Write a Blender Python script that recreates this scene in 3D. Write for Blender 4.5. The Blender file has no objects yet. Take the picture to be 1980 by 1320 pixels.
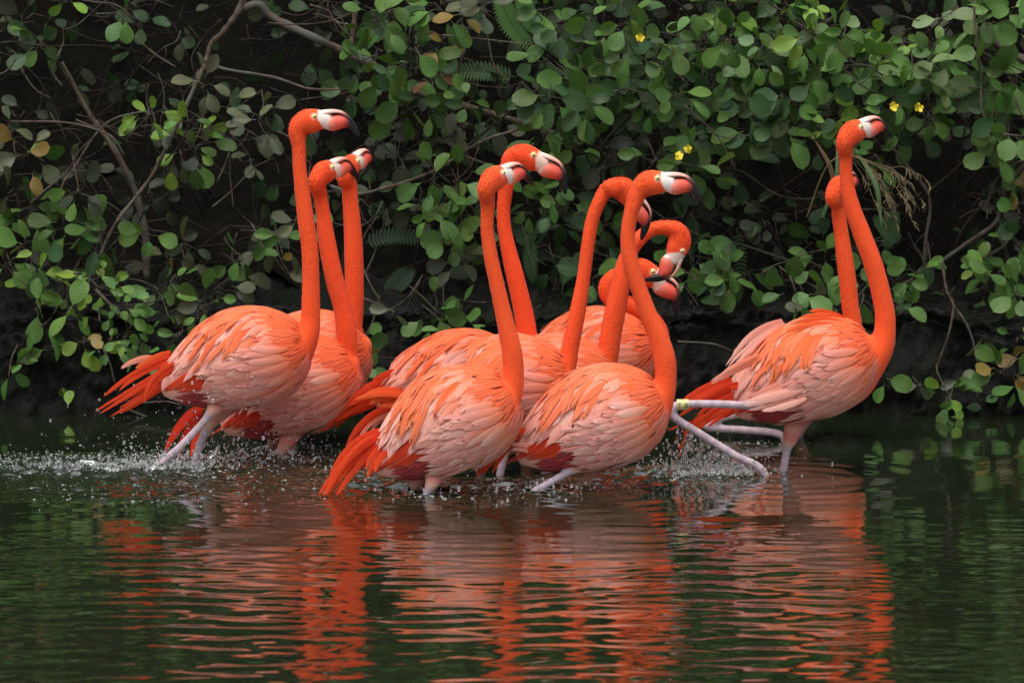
import bpy, math, random
import numpy as np
from mathutils import Vector, Matrix
from mathutils.kdtree import KDTree

rng = np.random.default_rng(7)
random.seed(7)
SC = bpy.context.scene
COL = SC.collection

# ------------------------------------------------------------------ camera, world, sun, exposure
F, D0, CH = 8400.0, 12.0, 1.7
PITCH = math.atan((660 + 235) / F)
cam_d = bpy.data.cameras.new('camera')
cam_d.sensor_width = 36.0
cam_d.lens = F / 1980 * 36
cam_d.clip_start, cam_d.clip_end = 0.1, 500
cam = bpy.data.objects.new('camera', cam_d)
COL.objects.link(cam)
cam.location = (0, -D0, CH)
cam.rotation_euler = (math.pi / 2 - PITCH, 0, 0)
cam_d.dof.use_dof = True
cam_d.dof.focus_distance = 12.45
cam_d.dof.aperture_fstop = 8.0
SC.camera = cam

world = bpy.data.worlds.new('World')
SC.world = world
world.use_nodes = True
wn = world.node_tree
sky = wn.nodes.new('ShaderNodeTexSky')
sky.sky_type = 'NISHITA'
sky.sun_disc = False
sky.sun_elevation = math.radians(72)
sky.sun_rotation = math.radians(200)
sky.dust_density = 6.0
sky.air_density = 1.2
hs = wn.nodes.new('ShaderNodeHueSaturation')      # overcast: nearly grey sky
hs.inputs['Saturation'].default_value = 0.25
bg = wn.nodes['Background']
wn.links.new(sky.outputs[0], hs.inputs['Color'])
wn.links.new(hs.outputs[0], bg.inputs['Color'])
bg.inputs['Strength'].default_value = 0.15

sun_d = bpy.data.lights.new('sun', 'SUN')
sun_d.energy = 1.1
sun_d.angle = math.radians(40)
sun_d.color = (1.0, 0.96, 0.9)
sun = bpy.data.objects.new('sun', sun_d)
COL.objects.link(sun)
# light arrives from high up, behind and left of the camera
sd = Vector((0.22, 0.30, -1.2)).normalized()
sun.rotation_euler = sd.to_track_quat('-Z', 'Y').to_euler()
sun.location = (0, -5, 8)

SC.view_settings.view_transform = 'Standard'
SC.view_settings.look = 'None'
SC.view_settings.exposure = 0.5
SC.view_settings.gamma = 1.0

# ------------------------------------------------------------------ helpers
CAM = np.array([0, -D0, CH])
FWD = np.array([0, math.cos(PITCH), -math.sin(PITCH)])
UPV = np.array([0, math.sin(PITCH), math.cos(PITCH)])


def at(px, py, Y):
    d = FWD + (px - 990) / F * np.array([1.0, 0, 0]) + (660 - py) / F * UPV
    return CAM + d * ((Y + D0) / d[1])


def mpp(Y):
    return (D0 + Y) / F


def mesh(name, v, f, mat=None, col=None, uv=None, smooth=True):
    me = bpy.data.meshes.new(name)
    v = np.asarray(v, dtype=np.float32)
    if isinstance(f, np.ndarray):
        n, k = f.shape
        me.vertices.add(len(v))
        me.vertices.foreach_set('co', v.ravel())
        me.loops.add(n * k)
        me.loops.foreach_set('vertex_index', f.astype(np.int32).ravel())
        me.polygons.add(n)
        me.polygons.foreach_set('loop_start', np.arange(0, n * k, k, dtype=np.int32))
        me.update(calc_edges=True)
        me.validate()
    else:
        me.from_pydata([tuple(p) for p in v], [], f)
    if col is not None:
        a = me.color_attributes.new('col', 'FLOAT_COLOR', 'POINT')
        c = np.ones((len(v), 4), dtype=np.float32)
        c[:, :3] = col
        a.data.foreach_set('color', c.ravel())
    if uv is not None:
        u = me.attributes.new('st', 'FLOAT_VECTOR', 'POINT')
        w = np.zeros((len(v), 3), dtype=np.float32)
        w[:, :uv.shape[1]] = uv
        u.data.foreach_set('vector', w.ravel())
    if smooth:
        me.polygons.foreach_set('use_smooth', np.ones(len(me.polygons), dtype=bool))
    if mat:
        me.materials.append(mat)
    return me


def link(name, me, parent=None, M=None, color=None, kind=None):
    o = bpy.data.objects.new(name, me)
    COL.objects.link(o)
    if parent is not None:
        o.parent = parent
    if M is not None:
        o.matrix_basis = M
    if color is not None:
        o.color = (*color, 1)
    if kind:
        o['kind'] = kind
    return o


def thing(name, label, cat, loc, group=None):
    o = bpy.data.objects.new(name, None)
    o.empty_display_size = 0.05
    COL.objects.link(o)
    o.location = loc
    o['label'] = label
    o['category'] = cat
    if group:
        o['group'] = group
    return o


class Join:
    def __init__(s):
        s.v, s.f, s.c, s.u, s.n = [], [], [], [], 0

    def add(s, v, f, c=None, u=None):
        s.v.append(np.asarray(v, float))
        s.f.append(np.asarray(f) + s.n)
        s.c.append(np.broadcast_to(np.asarray(c if c is not None else (1, 1, 1), float), (len(v), 3)))
        s.u.append(u if u is not None else np.zeros((len(v), 3)))
        s.n += len(v)

    def mesh(s, name, mat, smooth=True):
        return mesh(name, np.concatenate(s.v), np.concatenate(s.f), mat, np.concatenate(s.c), np.concatenate(s.u), smooth)


def catmull(P, n):
    """P: (k,m) control rows -> n rows, centripetal-ish smooth interpolation"""
    P = np.asarray(P, float)
    k = len(P)
    seg = np.linalg.norm(np.diff(P[:, :3], axis=0), axis=1)
    t = np.concatenate([[0], np.cumsum(np.maximum(seg, 1e-6))])
    tt = np.linspace(0, t[-1], n)
    m = np.zeros_like(P)
    m[1:-1] = (P[2:] - P[:-2]) / (t[2:] - t[:-2])[:, None]
    m[0] = (P[1] - P[0]) / (t[1] - t[0])
    m[-1] = (P[-1] - P[-2]) / (t[-1] - t[-2])
    i = np.clip(np.searchsorted(t, tt, 'right') - 1, 0, k - 2)
    h = (t[i + 1] - t[i])
    s = ((tt - t[i]) / h)[:, None]
    h = h[:, None]
    return ((2 * s**3 - 3 * s**2 + 1) * P[i] + (s**3 - 2 * s**2 + s) * h * m[i]
            + (-2 * s**3 + 3 * s**2) * P[i + 1] + (s**3 - s**2) * h * m[i + 1])


def tube(P, ra, rb=None, lat=(0, 1, 0), k=12, cap=True):
    """closed tube round path P; ra in-plane radius, rb along lat"""
    P = np.asarray(P, float)
    n = len(P)
    ra = np.broadcast_to(np.asarray(ra, float), n)
    rb = ra if rb is None else np.broadcast_to(np.asarray(rb, float), n)
    T = np.gradient(P, axis=0)
    T /= np.linalg.norm(T, axis=1)[:, None] + 1e-12
    L = np.broadcast_to(np.asarray(lat, float), (n, 3)).copy()
    L -= T * (L * T).sum(1)[:, None]
    nl = np.linalg.norm(L, axis=1)
    bad = nl < 0.15
    if bad.any():
        alt = np.array([1.0, 0, 0]) - T[bad] * T[bad][:, :1]
        L[bad] = alt
        nl = np.linalg.norm(L, axis=1)
    L /= nl[:, None]
    N = np.cross(T, L)
    a = np.linspace(0, 2 * math.pi, k, endpoint=False)
    v = (P[:, None] + np.cos(a)[None, :, None] * N[:, None] * ra[:, None, None]
         + np.sin(a)[None, :, None] * L[:, None] * rb[:, None, None]).reshape(-1, 3)
    i = np.arange(n - 1)[:, None] * k
    j = np.arange(k)[None]
    j2 = (j + 1) % k
    f = np.stack([i + j, i + j2, i + k + j2, i + k + j], -1).reshape(-1, 4)
    if cap:
        v = np.concatenate([v, P[:1], P[-1:]])
        c0, c1 = n * k, n * k + 1
        jj = np.arange(0, k, 1)
        f0 = np.stack([np.full(k, c0), (jj + 1) % k, jj, jj], -1)
        e = (n - 1) * k
        f1 = np.stack([np.full(k, c1), e + jj, e + (jj + 1) % k, e + (jj + 1) % k], -1)
        # degenerate quads are avoided by fanning two sides per quad
        f0 = np.stack([np.full(k // 2, c0), (jj[::2] + 2) % k, jj[::2] + 1, jj[::2]], -1)
        f1 = np.stack([np.full(k // 2, c1), e + jj[::2], e + jj[::2] + 1, e + (jj[::2] + 2) % k], -1)
        f = np.concatenate([f, f0, f1])
    return v, f


# ------------------------------------------------------------------ materials
def new_mat(name):
    m = bpy.data.materials.new(name)
    m.use_nodes = True
    nt = m.node_tree
    p = nt.nodes['Principled BSDF']
    return m, nt, p


def N(nt, t, **kw):
    n = nt.nodes.new(t)
    for k, v in kw.items():
        if hasattr(n, k):
            setattr(n, k, v)
        else:
            n.inputs[k].default_value = v
    return n


def mixcol(nt, mode, fac, a, b):
    n = nt.nodes.new('ShaderNodeMix')
    n.data_type = 'RGBA'
    n.blend_type = mode
    n.clamp_factor = True
    for s, x in ((n.inputs[0], fac), (n.inputs[6], a), (n.inputs[7], b)):
        if hasattr(x, 'is_linked') or hasattr(x, 'links'):
            nt.links.new(x, s)
        elif isinstance(x, (int, float)):
            s.default_value = x
        else:
            s.default_value = (*x, 1)
    return n.outputs[2]


def ramp(nt, src, lo, hi, a=0.0, b=1.0):
    n = nt.nodes.new('ShaderNodeMapRange')
    nt.links.new(src, n.inputs[0])
    n.inputs[1].default_value = lo
    n.inputs[2].default_value = hi
    n.inputs[3].default_value = a
    n.inputs[4].default_value = b
    return n.outputs[0]


def mat_plumage(name, feather):
    m, nt, p = new_mat(name)
    at_ = N(nt, 'ShaderNodeAttribute', attribute_name='col')
    oi = N(nt, 'ShaderNodeObjectInfo')
    base = mixcol(nt, 'MULTIPLY', 1.0, at_.outputs['Color'], oi.outputs['Color'])
    if feather:
        st = N(nt, 'ShaderNodeAttribute', attribute_name='st')
        mp = N(nt, 'ShaderNodeMapping')
        mp.inputs['Scale'].default_value = (1.2, 7.0, 1.0)
        nt.links.new(st.outputs['Vector'], mp.inputs[0])
        off = N(nt, 'ShaderNodeVectorMath', operation='ADD')
        cmb = N(nt, 'ShaderNodeCombineXYZ')
        mul = N(nt, 'ShaderNodeMath', operation='MULTIPLY')
        mul.inputs[1].default_value = 57.0
        nt.links.new(oi.outputs['Random'], mul.inputs[0])
        nt.links.new(mul.outputs[0], cmb.inputs[2])
        nt.links.new(mp.outputs[0], off.inputs[0])
        nt.links.new(cmb.outputs[0], off.inputs[1])
        nz = N(nt, 'ShaderNodeTexNoise', Scale=1.6, Detail=3.0)
        nt.links.new(off.outputs[0], nz.inputs['Vector'])
        fac = ramp(nt, nz.outputs[0], 0.38, 0.66, 0.0, 0.8)
        base = mixcol(nt, 'MIX', fac, base, mixcol(nt, 'MULTIPLY', 1.0, base, (0.95, 0.62, 0.52)))  # feather streaks, deepened to paint in the mauve shadows between plumes
        # barbs
        nz2 = N(nt, 'ShaderNodeTexNoise', Scale=1.0, Detail=2.0)
        mp2 = N(nt, 'ShaderNodeMapping')
        mp2.inputs['Scale'].default_value = (9.0, 16.0, 1.0)
        nt.links.new(st.outputs['Vector'], mp2.inputs[0])
        nt.links.new(mp2.outputs[0], nz2.inputs['Vector'])
        h = nz2.outputs[0]
        bstr = 0.35
        dist = 0.002
    else:
        tc = N(nt, 'ShaderNodeTexCoord')
        nz = N(nt, 'ShaderNodeTexNoise', Scale=55.0, Detail=4.0, Roughness=0.65)
        nt.links.new(tc.outputs['Object'], nz.inputs['Vector'])
        fac = ramp(nt, nz.outputs[0], 0.42, 0.72, 0.0, 0.30)
        base = mixcol(nt, 'MIX', fac, base, mixcol(nt, 'MULTIPLY', 1.0, base, (1.0, 0.75, 0.6)))
        nz2 = N(nt, 'ShaderNodeTexNoise', Scale=420.0, Detail=2.0)
        nt.links.new(tc.outputs['Object'], nz2.inputs['Vector'])
        h = nz2.outputs[0]
        bstr = 0.35
        dist = 0.002
    bp = N(nt, 'ShaderNodeBump', Strength=bstr, Distance=dist)
    nt.links.new(h, bp.inputs['Height'])
    nt.links.new(bp.outputs[0], p.inputs['Normal'])
    nt.links.new(base, p.inputs['Base Color'])
    p.inputs['Roughness'].default_value = 0.75
    p.inputs['Specular IOR Level'].default_value = 0.2
    p.inputs['Sheen Weight'].default_value = 0.08
    p.inputs['Sheen Roughness'].default_value = 0.5
    if feather:
        tr = N(nt, 'ShaderNodeBsdfTranslucent')
        nt.links.new(base, tr.inputs['Color'])
        mx = N(nt, 'ShaderNodeMixShader')
        mx.inputs[0].default_value = 0.22
        nt.links.new(p.outputs[0], mx.inputs[1])
        nt.links.new(tr.outputs[0], mx.inputs[2])
        nt.links.new(mx.outputs[0], nt.nodes['Material Output'].inputs[0])
    return m


def mat_col(name, rough, spec=0.5):
    m, nt, p = new_mat(name)
    at_ = N(nt, 'ShaderNodeAttribute', attribute_name='col')
    tc = N(nt, 'ShaderNodeTexCoord')
    nz = N(nt, 'ShaderNodeTexNoise', Scale=120.0, Detail=3.0)
    nt.links.new(tc.outputs['Object'], nz.inputs['Vector'])
    fac = ramp(nt, nz.outputs[0], 0.4, 0.7, 0.0, 0.18)
    b = mixcol(nt, 'MIX', fac, at_.outputs['Color'], mixcol(nt, 'MULTIPLY', 1.0, at_.outputs['Color'], (0.75, 0.7, 0.7)))
    nt.links.new(b, p.inputs['Base Color'])
    p.inputs['Roughness'].default_value = rough
    p.inputs['Specular IOR Level'].default_value = spec
    return m


def mat_leaf():
    m, nt, p = new_mat('leaf')
    oi = N(nt, 'ShaderNodeObjectInfo')
    at_ = N(nt, 'ShaderNodeAttribute', attribute_name='col')
    st = N(nt, 'ShaderNodeAttribute', attribute_name='st')
    base = mixcol(nt, 'MULTIPLY', 1.0, at_.outputs['Color'], oi.outputs['Color'])
    off = N(nt, 'ShaderNodeVectorMath', operation='ADD')
    cmb = N(nt, 'ShaderNodeCombineXYZ')
    mul = N(nt, 'ShaderNodeMath', operation='MULTIPLY')
    mul.inputs[1].default_value = 91.0
    nt.links.new(oi.outputs['Random'], mul.inputs[0])
    nt.links.new(mul.outputs[0], cmb.inputs[2])
    nt.links.new(st.outputs['Vector'], off.inputs[0])
    nt.links.new(cmb.outputs[0], off.inputs[1])
    nz = N(nt, 'ShaderNodeTexNoise', Scale=2.2, Detail=4.0)
    nt.links.new(off.outputs[0], nz.inputs['Vector'])
    fac = ramp(nt, nz.outputs[0], 0.40, 0.75, 0.0, 0.6)
    base = mixcol(nt, 'MIX', fac, base, mixcol(nt, 'MULTIPLY', 1.0, base, (1.25, 1.05, 0.75)))
    # a few dusty / blotched spots
    nzs = N(nt, 'ShaderNodeTexNoise', Scale=3.4, Detail=2.0)
    nt.links.new(off.outputs[0], nzs.inputs['Vector'])
    spot = ramp(nt, nzs.outputs[0], 0.72, 0.78, 0.0, 0.6)
    base = mixcol(nt, 'MIX', spot, base, (0.16, 0.15, 0.08))
    # veins: side veins leave the midrib at an angle
    sep = N(nt, 'ShaderNodeSeparateXYZ')
    nt.links.new(st.outputs['Vector'], sep.inputs[0])
    ab = N(nt, 'ShaderNodeMath', operation='ABSOLUTE')
    nt.links.new(sep.outputs[1], ab.inputs[0])
    s1 = N(nt, 'ShaderNodeMath', operation='MULTIPLY_ADD')
    nt.links.new(ab.outputs[0], s1.inputs[0])
    s1.inputs[1].default_value = -0.35
    nt.links.new(sep.outputs[0], s1.inputs[2])
    s2 = N(nt, 'ShaderNodeMath', operation='MULTIPLY')
    nt.links.new(s1.outputs[0], s2.inputs[0])
    s2.inputs[1].default_value = 44.0
    s3 = N(nt, 'ShaderNodeMath', operation='SINE')
    nt.links.new(s2.outputs[0], s3.inputs[0])
    vein = ramp(nt, s3.outputs[0], 0.85, 1.0, 0.0, 0.07)
    mid = ramp(nt, ab.outputs[0], 0.0, 0.05, 0.35, 0.0)
    vm = N(nt, 'ShaderNodeMath', operation='MAXIMUM')
    nt.links.new(vein, vm.inputs[0])
    nt.links.new(mid, vm.inputs[1])
    base = mixcol(nt, 'MIX', vm.outputs[0], base, mixcol(nt, 'MULTIPLY', 1.0, base, (1.6, 1.45, 1.5)))
    bp = N(nt, 'ShaderNodeBump', Strength=0.10, Distance=0.002)
    nt.links.new(s3.outputs[0], bp.inputs['Height'])
    nt.links.new(bp.outputs[0], p.inputs['Normal'])
    nt.links.new(base, p.inputs['Base Color'])
    p.inputs['Roughness'].default_value = 0.48
    p.inputs['Specular IOR Level'].default_value = 0.24
    tr = N(nt, 'ShaderNodeBsdfTranslucent')
    nt.links.new(mixcol(nt, 'MULTIPLY', 1.0, base, (1.2, 1.3, 0.6)), tr.inputs['Color'])
    mx = N(nt, 'ShaderNodeMixShader')
    mx.inputs[0].default_value = 0.22
    nt.links.new(p.outputs[0], mx.inputs[1])
    nt.links.new(tr.outputs[0], mx.inputs[2])
    nt.links.new(mx.outputs[0], nt.nodes['Material Output'].inputs[0])
    return m


def mat_noise(name, c1, c2, scale, rough, bump=0.5, dist=0.02, c3=None):
    m, nt, p = new_mat(name)
    tc = N(nt, 'ShaderNodeTexCoord')
    nz = N(nt, 'ShaderNodeTexNoise', Scale=scale, Detail=6.0, Roughness=0.65)
    nt.links.new(tc.outputs['Object'], nz.inputs['Vector'])
    b = mixcol(nt, 'MIX', ramp(nt, nz.outputs[0], 0.35, 0.68), c1, c2)
    if c3:
        nz3 = N(nt, 'ShaderNodeTexNoise', Scale=scale * 0.23, Detail=3.0)
        nt.links.new(tc.outputs['Object'], nz3.inputs['Vector'])
        b = mixcol(nt, 'MIX', ramp(nt, nz3.outputs[0], 0.5, 0.62), b, c3)
    nt.links.new(b, p.inputs['Base Color'])
    p.inputs['Roughness'].default_value = rough
    p.inputs['Specular IOR Level'].default_value = 0.08
    bp = N(nt, 'ShaderNodeBump', Strength=bump, Distance=dist)
    nt.links.new(nz.outputs[0], bp.inputs['Height'])
    nt.links.new(bp.outputs[0], p.inputs['Normal'])
    return m


def mat_water():
    m, nt, p = new_mat('pond_water')
    tc = N(nt, 'ShaderNodeTexCoord')
    mp = N(nt, 'ShaderNodeMapping')
    mp.inputs['Scale'].default_value = (0.55, 1.0, 1.0)
    nt.links.new(tc.outputs['Object'], mp.inputs[0])
    n1 = N(nt, 'ShaderNodeTexNoise', Scale=26.0, Detail=3.0, Roughness=0.5)
    nt.links.new(mp.outputs[0], n1.inputs['Vector'])
    bp = N(nt, 'ShaderNodeBump', Strength=1.0, Distance=0.0004)
    nt.links.new(n1.outputs[0], bp.inputs['Height'])
    nt.links.new(bp.outputs[0], p.inputs['Normal'])
    nz = N(nt, 'ShaderNodeTexNoise', Scale=1.2, Detail=3.0)
    nt.links.new(tc.outputs['Object'], nz.inputs['Vector'])
    b = mixcol(nt, 'MIX', nz.outputs[0], (0.006, 0.011, 0.004), (0.011, 0.016, 0.007))
    nt.links.new(b, p.inputs['Base Color'])
    p.inputs['Roughness'].default_value = 0.025
    p.inputs['IOR'].default_value = 2.0
    return m


M_FEATHER = mat_plumage('feather_plumage', True)
M_BODY = mat_plumage('body_plumage', False)
M_BILL = mat_col('bill_horn', 0.42, 0.25)
M_EYE = mat_col('eye', 0.1)
M_LEAF = mat_leaf()
M_WATER = mat_water()
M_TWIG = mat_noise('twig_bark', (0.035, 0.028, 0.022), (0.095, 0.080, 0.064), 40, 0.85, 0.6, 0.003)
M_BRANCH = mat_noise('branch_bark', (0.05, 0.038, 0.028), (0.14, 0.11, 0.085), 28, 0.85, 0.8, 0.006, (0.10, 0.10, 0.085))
M_STEM = mat_noise('shaded_stem_bark', (0.014, 0.012, 0.010), (0.040, 0.034, 0.028), 40, 0.9, 0.6, 0.003)  # darker copy of the twig bark, thicket shade put into its colour
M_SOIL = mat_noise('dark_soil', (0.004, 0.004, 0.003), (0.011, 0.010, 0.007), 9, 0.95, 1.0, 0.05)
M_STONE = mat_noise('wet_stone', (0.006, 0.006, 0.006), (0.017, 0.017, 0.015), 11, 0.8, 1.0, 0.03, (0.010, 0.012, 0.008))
M_BED = mat_noise('pond_mud', (0.02, 0.018, 0.012), (0.04, 0.035, 0.022), 4, 0.9)
M_YELLOW = mat_col('petal', 0.5, 0.3)
M_STRAW = mat_col('dry_grass', 0.7, 0.3)
M_BAND = mat_col('band_plastic', 0.4)


def mat_splash(name, trans, rough, base):
    m, nt, p = new_mat(name)
    tc = N(nt, 'ShaderNodeTexCoord')
    nz = N(nt, 'ShaderNodeTexNoise', Scale=60.0, Detail=2.0)
    nt.links.new(tc.outputs['Object'], nz.inputs['Vector'])
    bp = N(nt, 'ShaderNodeBump', Strength=0.3, Distance=0.004)
    nt.links.new(nz.outputs[0], bp.inputs['Height'])
    nt.links.new(bp.outputs[0], p.inputs['Normal'])
    p.inputs['Base Color'].default_value = (*base, 1)
    p.inputs['Roughness'].default_value = rough
    p.inputs['IOR'].default_value = 1.33
    p.inputs['Transmission Weight'].default_value = trans
    return m


M_DROP = mat_splash('water_drop', 0.9, 0.03, (0.92, 0.95, 0.96))
M_FOAM = mat_splash('water_foam', 0.6, 0.12, (0.6, 0.68, 0.66))

# ------------------------------------------------------------------ setting: bed, water, embankment, slope
EDGE_Y = 1.78          # front face of the stone edge
BED = -0.45


def grid_mesh(xs, ys, zf):
    X, Y = np.meshgrid(xs, ys)
    Z = zf(X, Y)
    v = np.stack([X, Y, Z], -1).reshape(-1, 3)
    nx, ny = len(xs), len(ys)
    i = np.arange(ny - 1)[:, None] * nx
    j = np.arange(nx - 1)[None]
    f = np.stack([i + j, i + j + 1, i + nx + j + 1, i + nx + j], -1).reshape(-1, 4)
    return v, f


def fbm(X, Y, seed, lam, octaves=3, ani=1.0):
    """sum of random sine waves, cheap smooth noise with rms about 1"""
    r = np.random.default_rng(seed)
    Z = np.zeros_like(X)
    amp = 1.0
    tot = 0
    for o in range(octaves):
        for k in range(7):
            a = r.uniform(0, 2 * math.pi)
            l = lam / 2**o * r.uniform(0.75, 1.3)
            kx, ky = math.cos(a) * 2 * math.pi / l / ani, math.sin(a) * 2 * math.pi / l
            Z = Z + amp * np.sin(kx * X + ky * Y + r.uniform(0, 7))
            tot += amp * amp * 0.5
        amp *= 0.5
    return Z / math.sqrt(tot)


bv, bf = grid_mesh(np.linspace(-40, 40, 41), np.linspace(-60, 12, 41), lambda X, Y: BED + 0 * X)
bed = link('pond_bed', mesh('pond_bed', bv, bf, M_BED), kind='structure')

# wake centres (x, y, radius, strength) where the birds churn the water
CHURN = []
for px, py, r, s in [(60, 905, .22, .8), (180, 905, .22, 1.0), (300, 905, .2, 1.2), (420, 900, .2, 1.1), (540, 890, .16, 1.0),
                     (120, 940, .25, .5), (330, 935, .25, .5), (520, 930, .2, .4), (640, 905, .2, .5), (720, 930, .16, .9),
                     (800, 945, .13, 1.0), (880, 945, .14, .8), (960, 940, .14, .7), (1040, 945, .14, .8), (1130, 930, .14, .6),
                     (1240, 920, .14, .9), (1330, 915, .14, 1.1), (1420, 912, .12, 1.0), (700, 955, .2, .4), (560, 960, .25, .25),
                     (1400, 860, .1, .7)]:
    w = at(px, py, 0)
    d = CAM - w
    t = w[2] / (CAM[2] - w[2])
    g = w - (CAM - w) * t * 1.0 if False else CAM + (w - CAM) * (CAM[2] / (CAM[2] - w[2]))
    CHURN.append((g[0], g[1], r, s))
RINGS = [(-.25, -.02, .5), (.22, .02, .5), (.78, .28, .6), (-.95, .45, .8), (-.6, .6, .6)]


def water_z(X, Y):
    Z = np.zeros_like(X)
    fade = np.exp(-np.maximum(0, np.abs(X) - 2.2)**2 / 0.5) * np.exp(-np.maximum(0, -3.3 - Y)**2 / 0.6)
    r = np.random.default_rng(3)
    near = 1 / (1 + np.exp((Y + 0.75) / 0.22))                 # ripples nearer the viewer
    side = 0.55 + 0.45 * np.exp(-((X - 0.0) / 1.35)**4)
    patch = 0.65 + 0.35 * np.tanh(fbm(X, Y, 31, 0.9, 2))
    R = np.zeros_like(X)
    for k in range(30):                                        # crests run roughly along x
        a = r.normal(math.pi / 2, 0.36)
        l = r.uniform(0.045, 0.16)
        R += (l / (2 * math.pi)) * 0.0150 * np.sin((math.cos(a) * X + math.sin(a) * Y) * 2 * math.pi / l + r.uniform(0, 7)
                                                   + 0.8 * np.sin(X * 2.1 + r.uniform(0, 6)))
    Z += R * near * side * patch
    S = np.zeros_like(X)
    for k in range(10):                                        # slow swell everywhere
        a = r.normal(math.pi / 2, 0.5)
        l = r.uniform(0.18, 0.5)
        S += (l / (2 * math.pi)) * 0.0052 * np.sin((math.cos(a) * X + math.sin(a) * Y) * 2 * math.pi / l + r.uniform(0, 7))
    Z += S * (0.35 + 0.65 / (1 + np.exp((X - 0.85) / 0.1)))
    for cx, cy, s in RINGS:                                    # rings spreading from legs
        d = np.hypot(X - cx, (Y - cy))
        Z += s * 0.0009 * np.sin(d * 2 * math.pi / 0.11) * np.exp(-((d - 0.25) / 0.25)**2)
    C = np.zeros_like(X)
    for cx, cy, rad, s in CHURN:
        C = np.maximum(C, s * np.exp(-(((X - cx) / rad)**2 + ((Y - cy) / (rad * 1.15))**2)))
    chop = 0.0040 * fbm(X, Y, 5, 0.085, 3, 1.3) + 0.0022 * np.abs(fbm(X, Y, 8, 0.04, 2))
    Z += np.clip(C - 0.08, 0, 1.3) * chop * 2.0
    return Z * fade


xs = np.concatenate([np.linspace(-40, -2.6, 14)[:-1], np.linspace(-2.6, -1.75, 30)[:-1], np.arange(-1.75, 1.75, 0.0105), np.linspace(1.76, 2.6, 30), np.linspace(2.6, 40, 14)[1:]])
ys = np.concatenate([np.linspace(-60, -4, 12)[:-1], np.linspace(-4, -3.0, 40)[:-1], np.arange(-3.0, 1.25, 0.0085), np.arange(1.25, 2.0, 0.02)])
wv, wf = grid_mesh(xs, ys, water_z)
water = link('water', mesh('water', wv, wf, M_WATER), kind='structure')


def bank_profile(X, s, seed):
    """s runs 0..1 from the foot of the stone edge, over its top and up the slope"""
    yk = np.array([EDGE_Y - .01, EDGE_Y, EDGE_Y + .03, EDGE_Y + .06, EDGE_Y + .35, EDGE_Y + .7])
    zk = np.array([-0.5, 0.0, 0.25, 0.30, 0.335, 0.38])
    k = s * 5
    return np.interp(k, range(6), yk), np.interp(k, range(6), zk)


xs2 = np.concatenate([np.linspace(-8, -2.2, 20)[:-1], np.linspace(-2.2, 2.2, 480), np.linspace(2.2, 8, 20)[1:]])
ss = np.linspace(0, 1, 90)
X2, S2 = np.meshgrid(xs2, ss)
Yb, Zb = bank_profile(X2, S2, 1)
rough = fbm(X2, S2 * 0.9, 21, 0.30, 3)
ridge = np.abs(fbm(X2, S2 * 0.9, 25, 0.13, 3)) + .5 * np.abs(fbm(X2, S2 * 0.9, 27, 0.05, 2))
Yb = Yb + 0.016 * rough - 0.014 * ridge * (S2 < .7)
Zb = Zb + (0.012 * fbm(X2, S2 * 1.1, 23, 0.38, 3) + 0.010 * ridge) * (S2 > 0.35)
nx = len(xs2)
i_ = np.arange(len(ss) - 1)[:, None] * nx
j_ = np.arange(nx - 1)[None]
ff = np.stack([i_ + j_, i_ + j_ + 1, i_ + nx + j_ + 1, i_ + nx + j_], -1).reshape(-1, 4)
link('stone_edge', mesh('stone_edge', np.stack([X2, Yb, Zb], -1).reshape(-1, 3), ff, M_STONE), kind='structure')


def slope_z(X, Y):
    t = np.clip((Y - (EDGE_Y + .6)) / 2.4, 0, None)
    return 0.33 + 2.2 * t**0.8 + 0.05 * fbm(X, Y, 40, 0.5, 3)


sv, sf = grid_mesh(np.linspace(-14, 14, 160), np.linspace(EDGE_Y + .55, EDGE_Y + 9, 90), slope_z)
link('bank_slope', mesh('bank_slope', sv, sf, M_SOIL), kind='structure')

# ------------------------------------------------------------------ vegetation
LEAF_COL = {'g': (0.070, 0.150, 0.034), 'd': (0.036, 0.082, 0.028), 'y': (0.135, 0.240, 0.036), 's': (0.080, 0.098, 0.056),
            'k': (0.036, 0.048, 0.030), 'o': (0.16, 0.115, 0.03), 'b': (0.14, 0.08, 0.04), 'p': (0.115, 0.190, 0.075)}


def leaf_arrays(seed):
    r = np.random.default_rng(seed)
    ns, nt_ = 12, 5
    wmax = r.uniform(0.26, 0.39)
    pk = r.uniform(0.48, 0.62)
    fold = r.uniform(0.05, 0.45)
    bend = r.uniform(-0.1, 0.75)
    s = np.linspace(0, 1, ns)
    ph = r.uniform(0, 6, 2)
    v, uv = [], []
    for a in s:
        if a < pk:
            w = wmax * math.sin(a / pk * math.pi / 2)**0.85
        else:
            w = wmax * math.sqrt(max(0, 1 - ((a - pk) / (1 - pk))**2.3))
        w = max(w, 0.012)
        for t in np.linspace(-1, 1, nt_):
            wob = 1 + 0.03 * math.sin(a * 9 + ph[0] + t)
            v.append((a, t * w * wob, abs(t) * w * fold - bend * a * a * 0.5 + 0.02 * math.sin(a * 7 + ph[1]) * t))
            uv.append((a, t * w * 1.3))
    # petiole
    f = []
    for i in range(ns - 1):
        for j in range(nt_ - 1):
            q = i * nt_ + j
            f.append((q, q + nt_, q + nt_ + 1, q + 1))
    n = len(v)
    v += [(0.02, -.012, 0), (0.02, .012, 0), (-.2, .009, .03), (-.2, -.009, .03)]
    uv += [(0, 0)] * 4
    f.append((n, n + 1, n + 2, n + 3))
    return np.array(v), np.array(f), np.array(uv)


LEAF_A = [leaf_arrays(100 + i) for i in range(10)]
LEAF_M = [mesh('leaf', v, f, M_LEAF, (1, 1, 1), uv) for v, f, uv in LEAF_A]


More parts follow.
